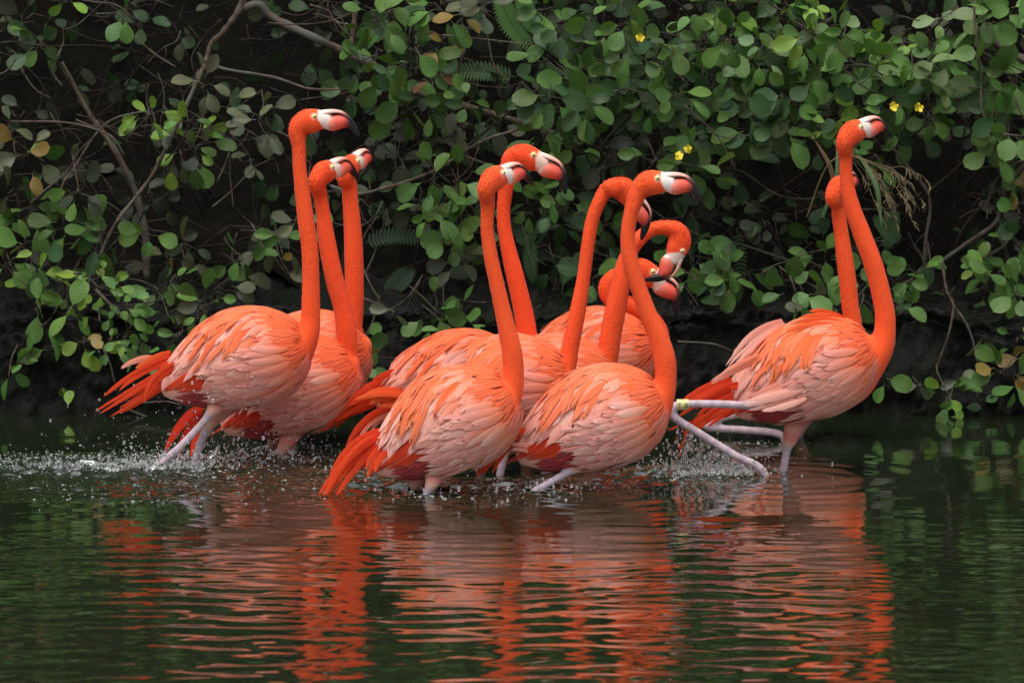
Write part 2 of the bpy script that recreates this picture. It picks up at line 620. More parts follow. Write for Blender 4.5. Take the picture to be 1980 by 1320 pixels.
def leaf_frame(dx, dz, r, face=0.75):
    """x axis along (dx,dz) in the bank's plane, normal toward the open pond and sky"""
    x = np.array([dx, r.normal(-0.25, 0.35), dz])
    x /= np.linalg.norm(x)
    n = np.array([r.normal(0, 0.48), -face + r.normal(0, 0.35), 0.50 + r.normal(0, 0.42)])
    n -= x * (n @ x)
    n /= np.linalg.norm(n)
    return np.stack([x, np.cross(n, x), n], 1)


# shrubs: name, label, seed pixel (decides which sprays belong), foot x
SHRUBS = [
    ('shrub', 'dark shrub with a rounded spray of green leaves beside the leaning brown branch', (110, 60)),
    ('shrub', 'sparse shrub with dusty yellowing oval leaves above the leafy green bank', (50, 300)),
    ('shrub', 'thin shrub with grey green and lime leaves along a slanting stem', (370, 250)),
    ('shrub', 'leafy light green shrub leaning over the bare stone edge', (100, 470)),
    ('shrub', 'small leaved straggling shrub drooping over the stone edge behind a flamingo tail', (190, 610)),
    ('shrub', 'shrub with grey dusty leaves behind the tallest pair of raised necks', (470, 500)),
    ('shrub', 'broad shrub of large dark oval leaves over a thick bare branch', (770, 110)),
    ('shrub', 'low shrub with rounded bright leaves framed by two groups of necks', (860, 430)),
    ('shrub', 'small leafy shrub sprouting from the stone edge between two flamingo groups', (860, 610)),
    ('shrub', 'dense oval leaved shrub with a yellow flower beside hanging fern fronds', (1120, 130)),
    ('shrub', 'dark shrub filling the gap behind two adjacent straight necks', (1090, 440)),
    ('shrub', 'dense green shrub carrying a pair of yellow blossoms', (1330, 190)),
    ('shrub', 'bright green shrub with tangled top sprays and a brown dead leaf', (1560, 140)),
    ('shrub', 'shrub with long oval leaves hanging beside the drooping curved neck', (1400, 500)),
    ('shrub', 'low leafy shrub behind the back of the lone striding flamingo', (1610, 550)),
    ('shrub', 'pale leaved shrub with twin yellow blossoms near the dry grass plume', (1800, 140)),
    ('shrub', 'hanging shrub with glossy oval leaves on a long red brown stem', (1950, 230)),
    ('shrub', 'light green shrub with heart shaped leaves beside bare hanging twigs', (1930, 540)),
    ('shrub', 'shrub with a few orange yellow leaves dangling close to the water', (1955, 735)),
    ('leafy_sprig', 'leafy sprig dipping to the water below the splashing red tail', (135, 800)),
    ('leafy_sprig', 'thin hanging sprig with fresh leaves touching its own reflection', (1830, 760)),
]
SPRAYS = [  # px, py, leaves, spread, colour mix, size factor
    (75, 90, 9, 42, 'ggd', 1), (45, 35, 5, 30, 'dk', 1), (245, 20, 5, 28, 'gd', 1), (275, 42, 4, 24, 'dk', 1), (128, 5, 2, 12, 'y', .9),
    (50, 300, 11, 45, 'ossg', 1), (15, 245, 3, 20, 's', .9), (45, 215, 3, 22, 'k', .8), (15, 380, 3, 22, 's', .9),
    (285, 222, 9, 36, 'yyg', .9), (365, 238, 4, 22, 'yg', .9), (395, 165, 8, 38, 's', .9), (440, 205, 4, 30, 's', .8),
    (375, 285, 17, 52, 'gygs', .95), (330, 310, 5, 30, 'ky', .8), (285, 375, 7, 42, 'k', 1), (340, 345, 4, 30, 'k', .9), (310, 390, 4, 30, 'k', .8),
    (500, 235, 10, 46, 's', .9), (485, 308, 3, 20, 's', .9), (595, 132, 1, 6, 's', 1.2), (610, 275, 2, 20, 'k', 1),
    (150, 370, 7, 38, 'gks', 1.1), (60, 405, 11, 48, 'gg', 1.1), (140, 440, 9, 45, 'gg', 1.1), (195, 450, 10, 42, 'ggd', 1.2), (60, 490, 7, 40, 'gd', 1.2),
    (15, 510, 8, 32, 'yg', .8), (75, 535, 9, 38, 'yg', .8), (20, 440, 5, 30, 'gs', 1), (110, 520, 6, 40, 'gk', 1),
    (290, 455, 5, 28, 'g', .9), (325, 500, 4, 28, 's', 1), (355, 475, 4, 32, 's', .9), (465, 500, 6, 40, 'g', 1), (468, 535, 3, 22, 's', 1),
    (425, 560, 9, 42, 'sgs', 1), (395, 590, 7, 42, 'g', 1), (340, 545, 7, 36, 'ogs', .8), (310, 560, 5, 28, 'g', .8), (555, 530, 1, 5, 's', 1.1),
    (545, 498, 1, 6, 'o', .6), (500, 440, 3, 25, 'k', 1), (548, 462, 7, 40, 'sg', 1), (575, 430, 5, 30, 'gs', 1), (320, 610, 5, 28, 'gs', 1),
    (75, 597, 3, 22, 'g', 1.1), (85, 630, 4, 26, 'g', 1.2), (98, 672, 3, 24, 'g', 1.4), (140, 600, 7, 42, 'gg', 1.1), (160, 658, 7, 32, 'yyo', .8), (130, 558, 9, 36, 'yg', .7),
    (200, 555, 12, 42, 'yg', .6), (235, 590, 12, 42, 'g', .6), (250, 640, 12, 42, 'gy', .6), (215, 660, 8, 34, 'g', .6), (280, 650, 8, 36, 'g', .7),
    (20, 724, 2, 14, 'g', .9), (48, 700, 4, 18, 'g', .5), (340, 650, 4, 26, 'g', .8), (270, 690, 5, 30, 'g', .6),
    (135, 790, 8, 34, 'gys', 1), (125, 815, 3, 22, 'g', 1),
    (730, 40, 13, 50, 'dgd', 1.2), (850, 20, 11, 50, 'gg', 1), (760, 25, 7, 36, 'd', 1.1), (890, 30, 4, 24, 'so', 1), (935, 18, 4, 26, 's', 1.1), (855, 85, 3, 22, 'o', .9),
    (700, 120, 9, 45, 'gd', 1), (745, 140, 9, 42, 'ggd', 1), (810, 130, 11, 46, 'ggd', 1.15), (780, 195, 9, 44, 'gg', 1.2), (835, 205, 7, 40, 'gdd', 1.2), (690, 165, 7, 36, 'd', 1.1),
    (905, 200, 6, 34, 'g', .8), (905, 245, 8, 46, 'd', 1.1), (960, 240, 4, 40, 'dk', 1.1), (870, 260, 4, 30, 's', .8), (740, 265, 6, 40, 'k', .9), (785, 300, 4, 30, 'k', 1), (765, 325, 4, 30, 'k', 1), (710, 380, 4, 25, 'd', .8),
    (650, 60, 4, 40, 'k', 1), (790, 85, 6, 40, 'dg', 1.1), (845, 150, 3, 24, 'ob', .9), (940, 140, 3, 24, 'k', 1), (810, 250, 5, 40, 'k', 1),
    (840, 345, 10, 44, 'gg', 1.1), (885, 352, 7, 40, 'gd', 1.1), (840, 412, 8, 40, 'gg', 1), (885, 415, 7, 30, 'yg', .8), (870, 450, 7, 38, 'ggd', 1.2), (915, 450, 5, 35, 'gd', 1.1), (890, 505, 5, 34, 'ks', 1), (930, 510, 3, 26, 'k', 1.1), (805, 410, 3, 22, 'k', .9),
    (840, 605, 7, 44, 'gg', 1.1), (885, 618, 7, 40, 'gg', 1), (865, 640, 4, 30, 'g', .9), (700, 690, 6, 34, 'gog', .9), (712, 720, 4, 25, 'g', .9), (705, 655, 3, 20, 'g', .8), (760, 600, 2, 12, 's', .8),
    (1050, 20, 7, 34, 'gd', .9), (1085, 60, 9, 42, 'dg', 1.1), (1060, 110, 9, 42, 'dg', 1), (1150, 20, 9, 42, 'd', 1), (1170, 50, 9, 44, 'gd', 1), (1215, 45, 9, 42, 'gd', 1), (1172, 112, 5, 30, 'g', 1.2), (1230, 100, 11, 44, 'gg', 1),
    (1120, 160, 8, 42, 'dg', 1.2), (1060, 190, 9, 42, 'gd', 1.2), (1085, 220, 9, 44, 'd', 1.2), (1130, 200, 7, 40, 'gd', 1.1), (1145, 140, 7, 40, 'd', 1), (1050, 265, 6, 32, 'g', 1.1), (1120, 255, 7, 40, 'g', 1), (1110, 292, 7, 36, 'gd', 1.1), (1185, 190, 9, 42, 'd', 1), (1190, 240, 7, 40, 'dk', 1.1), (1160, 290, 6, 40, 'dk', 1), (1220, 160, 8, 40, 'dg', 1), (1240, 220, 8, 44, 'dk', 1), (1200, 300, 5, 40, 'k', 1),
    (1020, 390, 9, 40, 'gg', 1), (1060, 350, 9, 40, 'dg', 1), (1090, 392, 9, 40, 'ggd', 1), (1070, 440, 7, 35, 'd', 1.1), (1165, 470, 8, 42, 'dg', 1.1), (1085, 510, 5, 36, 'dk', 1.2), (1085, 565, 5, 36, 'd', 1.2), (1150, 540, 5, 32, 'gd', 1.1), (1080, 600, 5, 24, 'd', .8), (1150, 420, 6, 40, 'd', 1), (1030, 450, 4, 26, 'k', 1), (1160, 600, 4, 28, 'g', .9),
    (1200, 10, 7, 40, 'gg', .9), (1240, 130, 8, 40, 'g', 1), (1265, 150, 8, 40, 'gd', 1), (1300, 90, 8, 42, 'gd', 1), (1335, 40, 8, 40, 'dg', 1.2), (1380, 10, 7, 38, 'gy', 1), (1400, 30, 6, 34, 'gy', .9), (1410, 75, 9, 42, 'gp', 1.1), (1350, 85, 8, 40, 'g', 1),
    (1320, 150, 8, 42, 'gd', 1.1), (1260, 195, 8, 38, 'gg', .9), (1310, 185, 8, 36, 'gg', 1), (1355, 210, 8, 40, 'gd', 1), (1385, 155, 8, 40, 'gdd', 1.1), (1300, 235, 8, 40, 'gd', 1), (1345, 260, 9, 42, 'gd', 1.2), (1400, 240, 8, 40, 'd', 1.1), (1265, 310, 8, 40, 'gg', 1.1), (1330, 320, 6, 32, 'g', 1), (1375, 340, 6, 34, 'gy', 1), (1415, 320, 5, 40, 'd', 1.3), (1260, 260, 7, 44, 'dk', 1.1),
    (1450, 60, 8, 40, 'd', 1.1), (1490, 30, 8, 42, 'gd', 1), (1520, 20, 7, 38, 'g', 1.1), (1560, 15, 6, 32, 'y', .7), (1465, 110, 10, 44, 'ggp', 1), (1510, 130, 10, 44, 'gd', 1.1), (1430, 140, 9, 40, 'gp', 1), (1440, 210, 8, 40, 'gd', 1.1), (1490, 180, 9, 42, 'gdp', 1.4), (1530, 190, 9, 42, 'gd', 1.2), (1460, 260, 8, 40, 'gd', 1.2), (1510, 245, 8, 40, 'gd', 1.1), (1545, 240, 6, 34, 'd', 1.1),
    (1560, 75, 9, 38, 'yg', 1), (1600, 50, 10, 42, 'gp', 1.1), (1620, 70, 9, 38, 'pg', 1.1), (1570, 110, 10, 40, 'yg', .9), (1610, 115, 10, 42, 'gd', 1.2), (1650, 90, 11, 40, 'yyg', .8), (1700, 95, 12, 40, 'yyg', .7), (1660, 130, 10, 40, 'gg', 1), (1700, 135, 10, 40, 'gg', 1), (1740, 110, 10, 36, 'yg', .7), (1640, 180, 9, 40, 'gd', 1), (1690, 190, 9, 40, 'gd', 1), (1585, 160, 7, 38, 'dg', 1), (1650, 210, 6, 32, 'yg', .8), (1600, 220, 7, 36, 'gd', 1), (1580, 265, 6, 34, 'gd', 1.1), (1605, 250, 5, 30, 'y', .9),
    (1740, 150, 9, 40, 'gg', 1), (1770, 145, 9, 40, 'gp', 1.1), (1800, 80, 8, 38, 'pg', 1.1), (1820, 40, 4, 24, 'p', 1.1), (1830, 115, 8, 38, 'gp', 1), (1815, 158, 5, 28, 'pg', 1.1), (1790, 130, 6, 34, 'gp', 1), (1745, 190, 8, 38, 'gd', 1), (1790, 200, 6, 40, 'd', 1.2), (1800, 230, 6, 30, 'g', 1), (1770, 262, 5, 28, 'gd', 1.1), (1805, 262, 4, 25, 's', .8), (1720, 270, 5, 40, 'gd', .9), (1690, 300, 6, 34, 'g', .8), (1720, 230, 6, 40, 'd', 1),
    (1335, 505, 10, 40, 'gg', 1.2), (1345, 540, 5, 30, 'gd', 1.1), (1405, 508, 6, 32, 'gg', .9), (1445, 530, 6, 32, 'gg', 1.1), (1415, 545, 4, 24, 'g', 1.1), (1420, 430, 8, 40, 'dk', 1), (1480, 432, 6, 34, 'ks', .9), (1495, 465, 4, 24, 'k', 1), (1340, 590, 4, 30, 'd', .9), (1370, 420, 6, 40, 'dk', 1), (1540, 440, 4, 30, 'k', .9), (1320, 440, 5, 30, 'd', 1),
    (1585, 515, 10, 42, 'gg', 1.1), (1535, 570, 7, 38, 'gg', 1), (1590, 568, 7, 38, 'ggs', 1.1), (1665, 572, 5, 28, 'g', 1.1), (1735, 540, 9, 36, 'gg', .9), (1775, 530, 7, 34, 'gg', .9), (1770, 570, 5, 30, 'd', 1.1), (1738, 590, 3, 22, 'g', 1), (1575, 600, 4, 26, 's', .9), (1675, 645, 2, 12, 's', 1), (1710, 725, 3, 18, 'g', 1), (1590, 480, 5, 30, 'gd', 1), (1650, 500, 4, 26, 'd', .9),
    (1778, 745, 2, 12, 's', 1), (1855, 728, 2, 14, 's', .9), (1835, 768, 10, 34, 'ggy', .8), (1850, 790, 4, 22, 'gd', .9),
    (1920, 535, 11, 40, 'gg', 1), (1955, 515, 9, 38, 'gg', 1), (1895, 522, 5, 28, 'gy', .8), (1905, 560, 4, 24, 'g', 1), (1965, 565, 6, 30, 'g', 1.1), (1965, 470, 4, 26, 'gd', 1), (1898, 650, 2, 16, 's', 1.1), (1890, 500, 4, 24, 'g', .7),
    (1945, 720, 8, 38, 'ggo', 1.1), (1975, 690, 4, 22, 'og', 1), (1935, 765, 4, 24, 'gd', 1), (1970, 745, 4, 24, 'g', 1), (1965, 660, 3, 24, 'g', .9),
    (1880, 20, 5, 28, 'gp', 1), (1905, 42, 6, 32, 'g', 1.1), (1945, 25, 6, 34, 'gd', 1), (1965, 65, 6, 32, 'g', 1), (1960, 150, 9, 40, 'g', 1), (1930, 160, 6, 30, 'g', 1.1), (1950, 250, 9, 40, 'gg', 1.1), (1925, 290, 6, 30, 'g', 1.2), (1965, 295, 8, 34, 'gg', 1.2), (1920, 225, 5, 28, 'gd', 1), (1905, 260, 4, 24, 'k', 1), (1970, 415, 5, 30, 'gd', 1), (1955, 360, 3, 26, 'o', 1), (1960, 200, 5, 30, 'gd', 1), (1930, 330, 4, 24, 'k', 1),
]


def shrub_of(px, py):
    return min(range(len(SHRUBS)), key=lambda i: ((px - SHRUBS[i][2][0]) / 1.25)**2 + (py - SHRUBS[i][2][1])**2)


shrub_obj, shrub_twigs = [], []
for nm, lab, (sx, sy) in SHRUBS:
    base = at(sx, min(sy + 200, 640) if sy < 640 else sy - 60, EDGE_Y + .45)
    base = np.array([base[0], EDGE_Y + (.5 if nm == 'shrub' else .2), 0.33])
    shrub_obj.append(thing(nm, lab, 'shrub' if nm == 'shrub' else 'sprig', tuple(base), 'shrubs along the bank'))
    shrub_twigs.append(Join())
shrub_count = [0] * len(SHRUBS)
lr = np.random.default_rng(55)


def put_leaf(si, p, dx, dz, size, colr, face=0.75):
    o = shrub_obj[si]
    Rm = leaf_frame(dx, dz, lr, face)
    M = Matrix.Identity(4)
    for a in range(3):
        for b in range(3):
            M[a][b] = Rm[a, b] * size
        M[a][3] = p[a] - o.location[a]
    link('leaf', LEAF_M[lr.integers(len(LEAF_M))], o, M, colr)
    shrub_count[si] += 1


def twig(J, pts, r0, r1, n=8, k=5):
    P = catmull(pts, n)
    v, f = tube(P, np.linspace(r0, r1, n), lat=(.3, .9, .2), k=6)
    J.add(v, f)


for px, py, n, spread, mix, sz in SPRAYS:
    si = shrub_of(px, py)
    front = SHRUBS[si][0] == 'leafy_sprig' or py > 560
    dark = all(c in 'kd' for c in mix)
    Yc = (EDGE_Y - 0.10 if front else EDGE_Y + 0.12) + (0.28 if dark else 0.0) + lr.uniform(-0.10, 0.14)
    c = at(px, py, Yc)
    m = mpp(Yc)
    # stem feeding the spray, from the side of the shrub's body
    ax = lr.normal(0, 0.6)
    root = c + np.array([ax * 0.10, 0.14 + lr.uniform(0, .1), lr.uniform(-0.05, 0.12)])
    tip = c + np.array([-ax * 0.02, -0.02, 0.0])
    twig(shrub_twigs[si], [root, (root + c) / 2 + lr.normal(0, .012, 3), tip], 0.0030, 0.0012)
    far = root + np.array([lr.normal(0, .12), 0.18 + lr.uniform(0, .2), -lr.uniform(.05, .35)])
    twig(shrub_twigs[si], [far, (far + root) / 2 + lr.normal(0, .03, 3), root], 0.0045, 0.003)
    for k in range(n):
        a = 2 * math.pi * (k / n) + lr.normal(0, 0.5)
        rr = spread * m * math.sqrt(lr.uniform(0.04, 1)) * 0.95
        dx, dz = math.cos(a), math.sin(a) * 0.9 - 0.28
        p = c + np.array([math.cos(a) * rr, lr.normal(0, 0.05), math.sin(a) * rr])
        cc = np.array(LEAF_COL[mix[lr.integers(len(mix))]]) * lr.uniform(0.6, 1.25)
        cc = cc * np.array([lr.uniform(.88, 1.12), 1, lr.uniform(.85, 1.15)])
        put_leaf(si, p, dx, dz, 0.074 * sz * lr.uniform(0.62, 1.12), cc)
        if lr.uniform() < 0.6:
            twig(shrub_twigs[si], [c + lr.normal(0, .006, 3), (c + p) / 2 + lr.normal(0, .006, 3), p - np.array([dx, 0, dz]) * 0.012], 0.0014, 0.0009, 5)

# leaves too deep in the shrubs to tell apart
back_leaves = Join()
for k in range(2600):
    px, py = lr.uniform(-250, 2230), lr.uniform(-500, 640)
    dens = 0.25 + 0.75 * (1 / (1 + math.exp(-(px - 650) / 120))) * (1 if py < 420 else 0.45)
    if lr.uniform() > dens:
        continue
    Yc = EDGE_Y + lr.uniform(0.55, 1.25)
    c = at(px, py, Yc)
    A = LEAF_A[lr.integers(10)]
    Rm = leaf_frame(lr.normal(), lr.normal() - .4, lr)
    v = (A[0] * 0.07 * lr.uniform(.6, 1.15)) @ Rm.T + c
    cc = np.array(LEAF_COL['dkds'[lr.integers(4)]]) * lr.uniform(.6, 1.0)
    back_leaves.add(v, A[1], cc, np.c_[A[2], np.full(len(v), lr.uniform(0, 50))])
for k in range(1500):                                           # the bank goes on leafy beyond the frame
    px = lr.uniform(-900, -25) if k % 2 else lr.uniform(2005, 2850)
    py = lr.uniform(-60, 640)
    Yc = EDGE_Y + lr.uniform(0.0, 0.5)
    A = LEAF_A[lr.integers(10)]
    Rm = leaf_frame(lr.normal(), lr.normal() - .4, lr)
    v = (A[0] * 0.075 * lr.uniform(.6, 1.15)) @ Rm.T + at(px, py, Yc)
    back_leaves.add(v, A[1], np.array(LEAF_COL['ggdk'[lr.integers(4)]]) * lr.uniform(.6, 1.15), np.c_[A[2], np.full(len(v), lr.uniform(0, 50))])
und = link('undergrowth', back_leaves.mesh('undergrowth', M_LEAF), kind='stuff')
und['label'] = 'shadowy tangle of dark leaves deep inside the bank shrubs'
und['category'] = 'undergrowth'

# unseen tree added above the frame to keep sky light off the slope
crown = Join()
for k in range(7500):
    c = np.array([lr.uniform(-6, 6), EDGE_Y + lr.uniform(0.25, 5.5), 0])
    c[2] = 1.75 + 0.35 * (c[1] - EDGE_Y) + abs(lr.normal(0, .35))
    A = LEAF_A[lr.integers(10)]
    Rm = leaf_frame(lr.normal(), lr.normal() - .4, lr, 0.3)
    crown.add((A[0] * lr.uniform(.12, .22)) @ Rm.T + c, A[1], np.array(LEAF_COL['dg'[lr.integers(2)]]), np.c_[A[2], np.full(len(A[0]), lr.uniform(0, 50))])
tr_ = thing('added_shade_tree', 'unseen leafy tree added to shade the shrub covered bank', 'tree', (1.5, EDGE_Y + 3.0, slope_z(np.array(1.5), np.array(EDGE_Y + 3.0)).item()))
cm = crown.mesh('crown', M_LEAF)
link('crown', cm, tr_, Matrix.Translation(-tr_.location), kind='stuff')
tv, tf = tube(catmull([(1.5, EDGE_Y + 3, 1.8), (1.4, EDGE_Y + 2.9, 2.8), (1.6, EDGE_Y + 2.8, 3.9)], 12), np.linspace(.14, .08, 12), k=12)
link('trunk', mesh('trunk', tv - np.array(tr_.location), tf, M_BRANCH), tr_)

# named branches (pixel path, depth behind the edge, radius px start/end)
BR = [
    ([(474, -30), (468, 5), (455, 32), (425, 70), (410, 82), (397, 122)], .15, 7.5, 4.5, 2),
    ([(397, 122), (362, 200), (330, 268), (290, 345), (225, 430), (190, 500)], .15, 4.5, 3, 2),
    ([(470, 18), (498, 8), (520, 30), (600, 70), (660, 98), (720, 125), (800, 175), (880, 200), (1000, 235), (1080, 262)], .38, 8.5, 6, 6),
    ([(691, -20), (684, 50), (678, 95)], .30, 6, 5, 6),
    ([(395, 122), (440, 135), (530, 150), (600, 172), (680, 172)], .25, 3.2, 2.2, 2),
    ([(113, 392), (122, 355), (145, 322), (185, 260), (220, 230), (285, 214)], .12, 2.2, 1.6, 2),
    ([(120, 120), (170, 215), (222, 290), (245, 335), (262, 372), (280, 450), (284, 540)], .42, 3.5, 9, 5),
    ([(640, 360), (690, 375), (735, 366), (790, 350), (850, 325), (890, 298), (940, 270), (1000, 250), (1040, 230)], .20, 3.5, 3, 6),
    ([(890, 298), (920, 310), (955, 322)], .20, 2.5, 2, 6),
    ([(20, 235), (125, 237), (185, 250), (220, 268), (240, 300)], .20, 2, 1.8, 1),
    ([(230, 25), (255, 65), (300, 105), (340, 130)], .28, 1.8, 1.5, 0),
    ([(600, 10), (635, 22), (650, 42), (690, 49)], .2, 2.2, 1.6, 6),
    ([(325, 668), (290, 650), (262, 632), (225, 600), (185, 560)], .02, 4.2, 3, 4),
    ([(192, 590), (195, 660), (212, 700), (222, 740)], .0, 2.2, 1.6, 4),
    ([(150, 525), (152, 550), (165, 590), (180, 615)], .1, 3.2, 2.6, 4),
    ([(1830, -20), (1850, 25), (1880, 55), (1935, 90), (1990, 122)], .30, 10, 8, 16),
    ([(1886, -10), (1884, 30), (1890, 90), (1893, 120), (1897, 150), (1897, 200), (1905, 230), (1920, 250), (1950, 262)], .05, 2.6, 1.8, 16),
    ([(1990, 310), (1962, 340), (1945, 360), (1935, 400), (1925, 430), (1870, 470), (1790, 525), (1725, 560), (1690, 575)], .22, 5, 3, 17),
    ([(1715, 270), (1745, 310), (1775, 345), (1795, 375), (1798, 410), (1790, 460), (1786, 515)], .20, 3.5, 3, 15),
    ([(1822, 505), (1830, 560), (1843, 590), (1838, 630), (1830, 660), (1815, 700), (1808, 735)], -.02, 2.8, 1.8, 20),
    ([(1843, 590), (1865, 620), (1880, 655), (1890, 700), (1905, 725), (1900, 750), (1925, 780), (1965, 793)], .0, 2.4, 1.5, 18),
    ([(1955, 430), (1945, 470), (1900, 500)], .25, 3.5, 3, 17),
    ([(1255, 315), (1330, 295), (1370, 325), (1430, 330), (1500, 375), (1560, 385), (1600, 375)], .35, 2.6, 1.8, 13),
    ([(1360, 455), (1440, 475), (1500, 495), (1560, 515)], .3, 2.4, 2, 13),
    ([(700, 645), (740, 670), (760, 690)], .05, 2, 1.4, 8),
    ([(660, 570), (710, 580), (760, 602), (800, 615)], .1, 3.2, 2.2, 8),
    ([(880, 60), (900, 85), (888, 130), (890, 190)], .22, 3, 1.8, 9),
    ([(935, 30), (945, 80), (955, 125), (985, 158)], .24, 2.2, 1.4, 9),
    ([(855, 68), (935, 76), (1030, 87)], .12, 1.5, 1.2, 9),
    ([(1310, 660), (1380, 665), (1420, 680)], -.02, 1.7, 1.2, 13),
    ([(245, 790), (270, 800), (300, 812), (330, 825)], -.08, 1.7, 1.2, 4),
    ([(235, 772), (270, 778), (320, 776), (350, 782)], -.06, 1.5, 1.0, 4),
]
for pts, dy, r0, r1, si in BR:
    P = np.array([at(x, y, EDGE_Y + dy + 0.02 * math.sin(x * .05)) for x, y in pts])
    m = mpp(EDGE_Y + dy)
    n = 6 * len(pts)
    C = catmull(P, n)
    rad = np.linspace(r0, r1, n) * m * (1 + 0.12 * np.sin(np.arange(n) * 1.3 + r0))
    v, f = tube(C, rad, lat=(.25, .9, .3), k=10)
    o = shrub_obj[si]
    link('branch', mesh('branch', v - np.array(o.location), f, M_BRANCH), o)

# fine bare twigs
for si, J in enumerate(shrub_twigs):
    sx, sy = SHRUBS[si][2]
    if SHRUBS[si][0] == 'shrub':
        for k in range(13 if sx < 700 or sx > 1700 or sy > 380 else 6):
            x, y = sx + lr.normal(0, 110), sy + lr.normal(0, 90)
            y = min(y, 720)
            Yc = EDGE_Y + lr.uniform(-0.02, 0.55)
            a = lr.choice([lr.normal(-0.6, .5), lr.normal(-2.4, .5), lr.normal(1.4, .5), lr.normal(.2, .4)])
            L = lr.uniform(60, 190)
            pts = [at(x, y, Yc)]
            for q in range(4):
                a += lr.normal(0, .32)
                x += math.cos(a) * L / 4
                y += math.sin(a) * L / 4
                y = min(y, 775)
                pts.append(at(x, y, Yc + lr.normal(0, .02)))
            r0 = lr.uniform(.9, 2.6) * mpp(Yc)
            twig(J, pts, r0, r0 * .5, 16)
            if lr.uniform() < 0.8:
                b = a + lr.choice([-1, 1]) * lr.uniform(.5, 1.1)
                q0 = pts[2]
                q1 = q0 + np.array([math.cos(b), lr.normal(0, .2), -math.sin(b)]) * L * mpp(Yc) * .4
                twig(J, [q0, (q0 + q1) / 2 + lr.normal(0, .008, 3), q1], r0 * .6, r0 * .35, 8)
    if J.n:
        me = J.mesh('twigs', M_TWIG)
        link('twigs', me, shrub_obj[si], Matrix.Translation(-shrub_obj[si].location), kind='stuff')

# deep thicket of bare stems
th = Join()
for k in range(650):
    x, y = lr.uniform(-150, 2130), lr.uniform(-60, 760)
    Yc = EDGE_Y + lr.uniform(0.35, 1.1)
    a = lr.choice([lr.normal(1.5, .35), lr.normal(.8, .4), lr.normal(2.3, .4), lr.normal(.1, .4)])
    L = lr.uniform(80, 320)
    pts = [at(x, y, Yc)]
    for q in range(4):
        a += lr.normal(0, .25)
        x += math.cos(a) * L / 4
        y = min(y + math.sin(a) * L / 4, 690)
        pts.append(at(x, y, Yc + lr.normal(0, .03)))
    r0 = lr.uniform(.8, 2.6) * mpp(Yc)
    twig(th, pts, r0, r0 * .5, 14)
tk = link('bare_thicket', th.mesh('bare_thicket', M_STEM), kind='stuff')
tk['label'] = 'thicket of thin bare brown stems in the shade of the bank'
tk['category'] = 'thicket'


# ferns
def frond(pts, Yc, wid, n, colr):
    P = catmull(np.array([at(x, y, Yc) for x, y in pts]), n)
    J = Join()
    v, f = tube(P, np.linspace(.0022, .0008, n), k=6)
    J.add(v, f, np.array(colr) * .7)
    T = np.gradient(P, axis=0)
    T /= np.linalg.norm(T, axis=1)[:, None]
    for i in range(2, n):
        s = i / n
        w = wid * mpp(Yc) * (math.sin(math.pi * min(1, s * .85 + .15))**.7 * .9 + .1)
        for sgn in (-1, 1):
            side = np.cross(T[i], [0, -1, .25]) * sgn
            side /= np.linalg.norm(side)
            d = side * .93 + T[i] * .30 + np.array([0, -.12, -.1])
            d /= np.linalg.norm(d)
            h = T[i] * w * .16
            a = P[i]
            q = np.array([a - h, a + h, a + d * w * .65 + h * .9, a + d * w, a + d * w * .6 - h * .9])
            J.add(np.array([q[0], q[1], q[2], q[4]]), np.array([[0, 1, 2, 3]]), colr)
            J.add(np.array([q[4], q[2], q[3] + h * .1, q[3] - h * .1]), np.array([[0, 1, 2, 3]]), colr)
    return J


FERNS = [
    ('arching fern with toothed fronds above the bare crossing stems', [([(960, -20), (985, 40), (1010, 75), (1030, 95)], 26), ([(1005, -20), (1020, 30), (1030, 60)], 22)], .30, (.05, .12, .035)),
    ('shaded fern reaching sideways behind the oval leaves', [([(1000, 150), (940, 138), (880, 140), (850, 148)], 22)], .42, (.04, .085, .035)),
    ('fern hanging beneath the dense shrub behind a bent neck', [([(1050, 110), (1058, 150), (1055, 200)], 20), ([(1028, 460), (1025, 500), (1030, 545)], 17)], .36, (.045, .10, .04)),
    ('dim fern in the dark gap below grey leaves', [([(700, 470), (760, 455), (820, 462), (850, 470)], 20), ([(745, 570), (775, 540), (800, 520)], 22)], .40, (.03, .062, .03)),
    ('fern beside the dry grass plume under the yellow blossoms', [([(1730, 400), (1722, 440), (1715, 480)], 20), ([(1740, 470), (1712, 440), (1690, 420)], 18)], .35, (.045, .10, .035)),
    ('fern behind the hanging red brown stem', [([(1920, 130), (1870, 165), (1830, 185)], 22), ([(1925, 150), (1885, 195), (1850, 215)], 20)], .32, (.05, .11, .035)),
    ('small fern hanging from the wall between the birds', [([(1425, 440), (1432, 490), (1430, 540), (1425, 600)], 15)], .28, (.035, .075, .03)),
]
for lab, fr, dy, colr in FERNS:
    Yc = EDGE_Y + dy
    b = at(*fr[0][0][0], Yc)
    o = thing('fern', lab, 'fern', tuple(b), 'ferns on the bank')
    for pts, wid in fr:
        J = frond(pts, Yc, wid, 22, colr)
        link('frond', J.mesh('frond', M_LEAF), o, Matrix.Translation(-o.location))

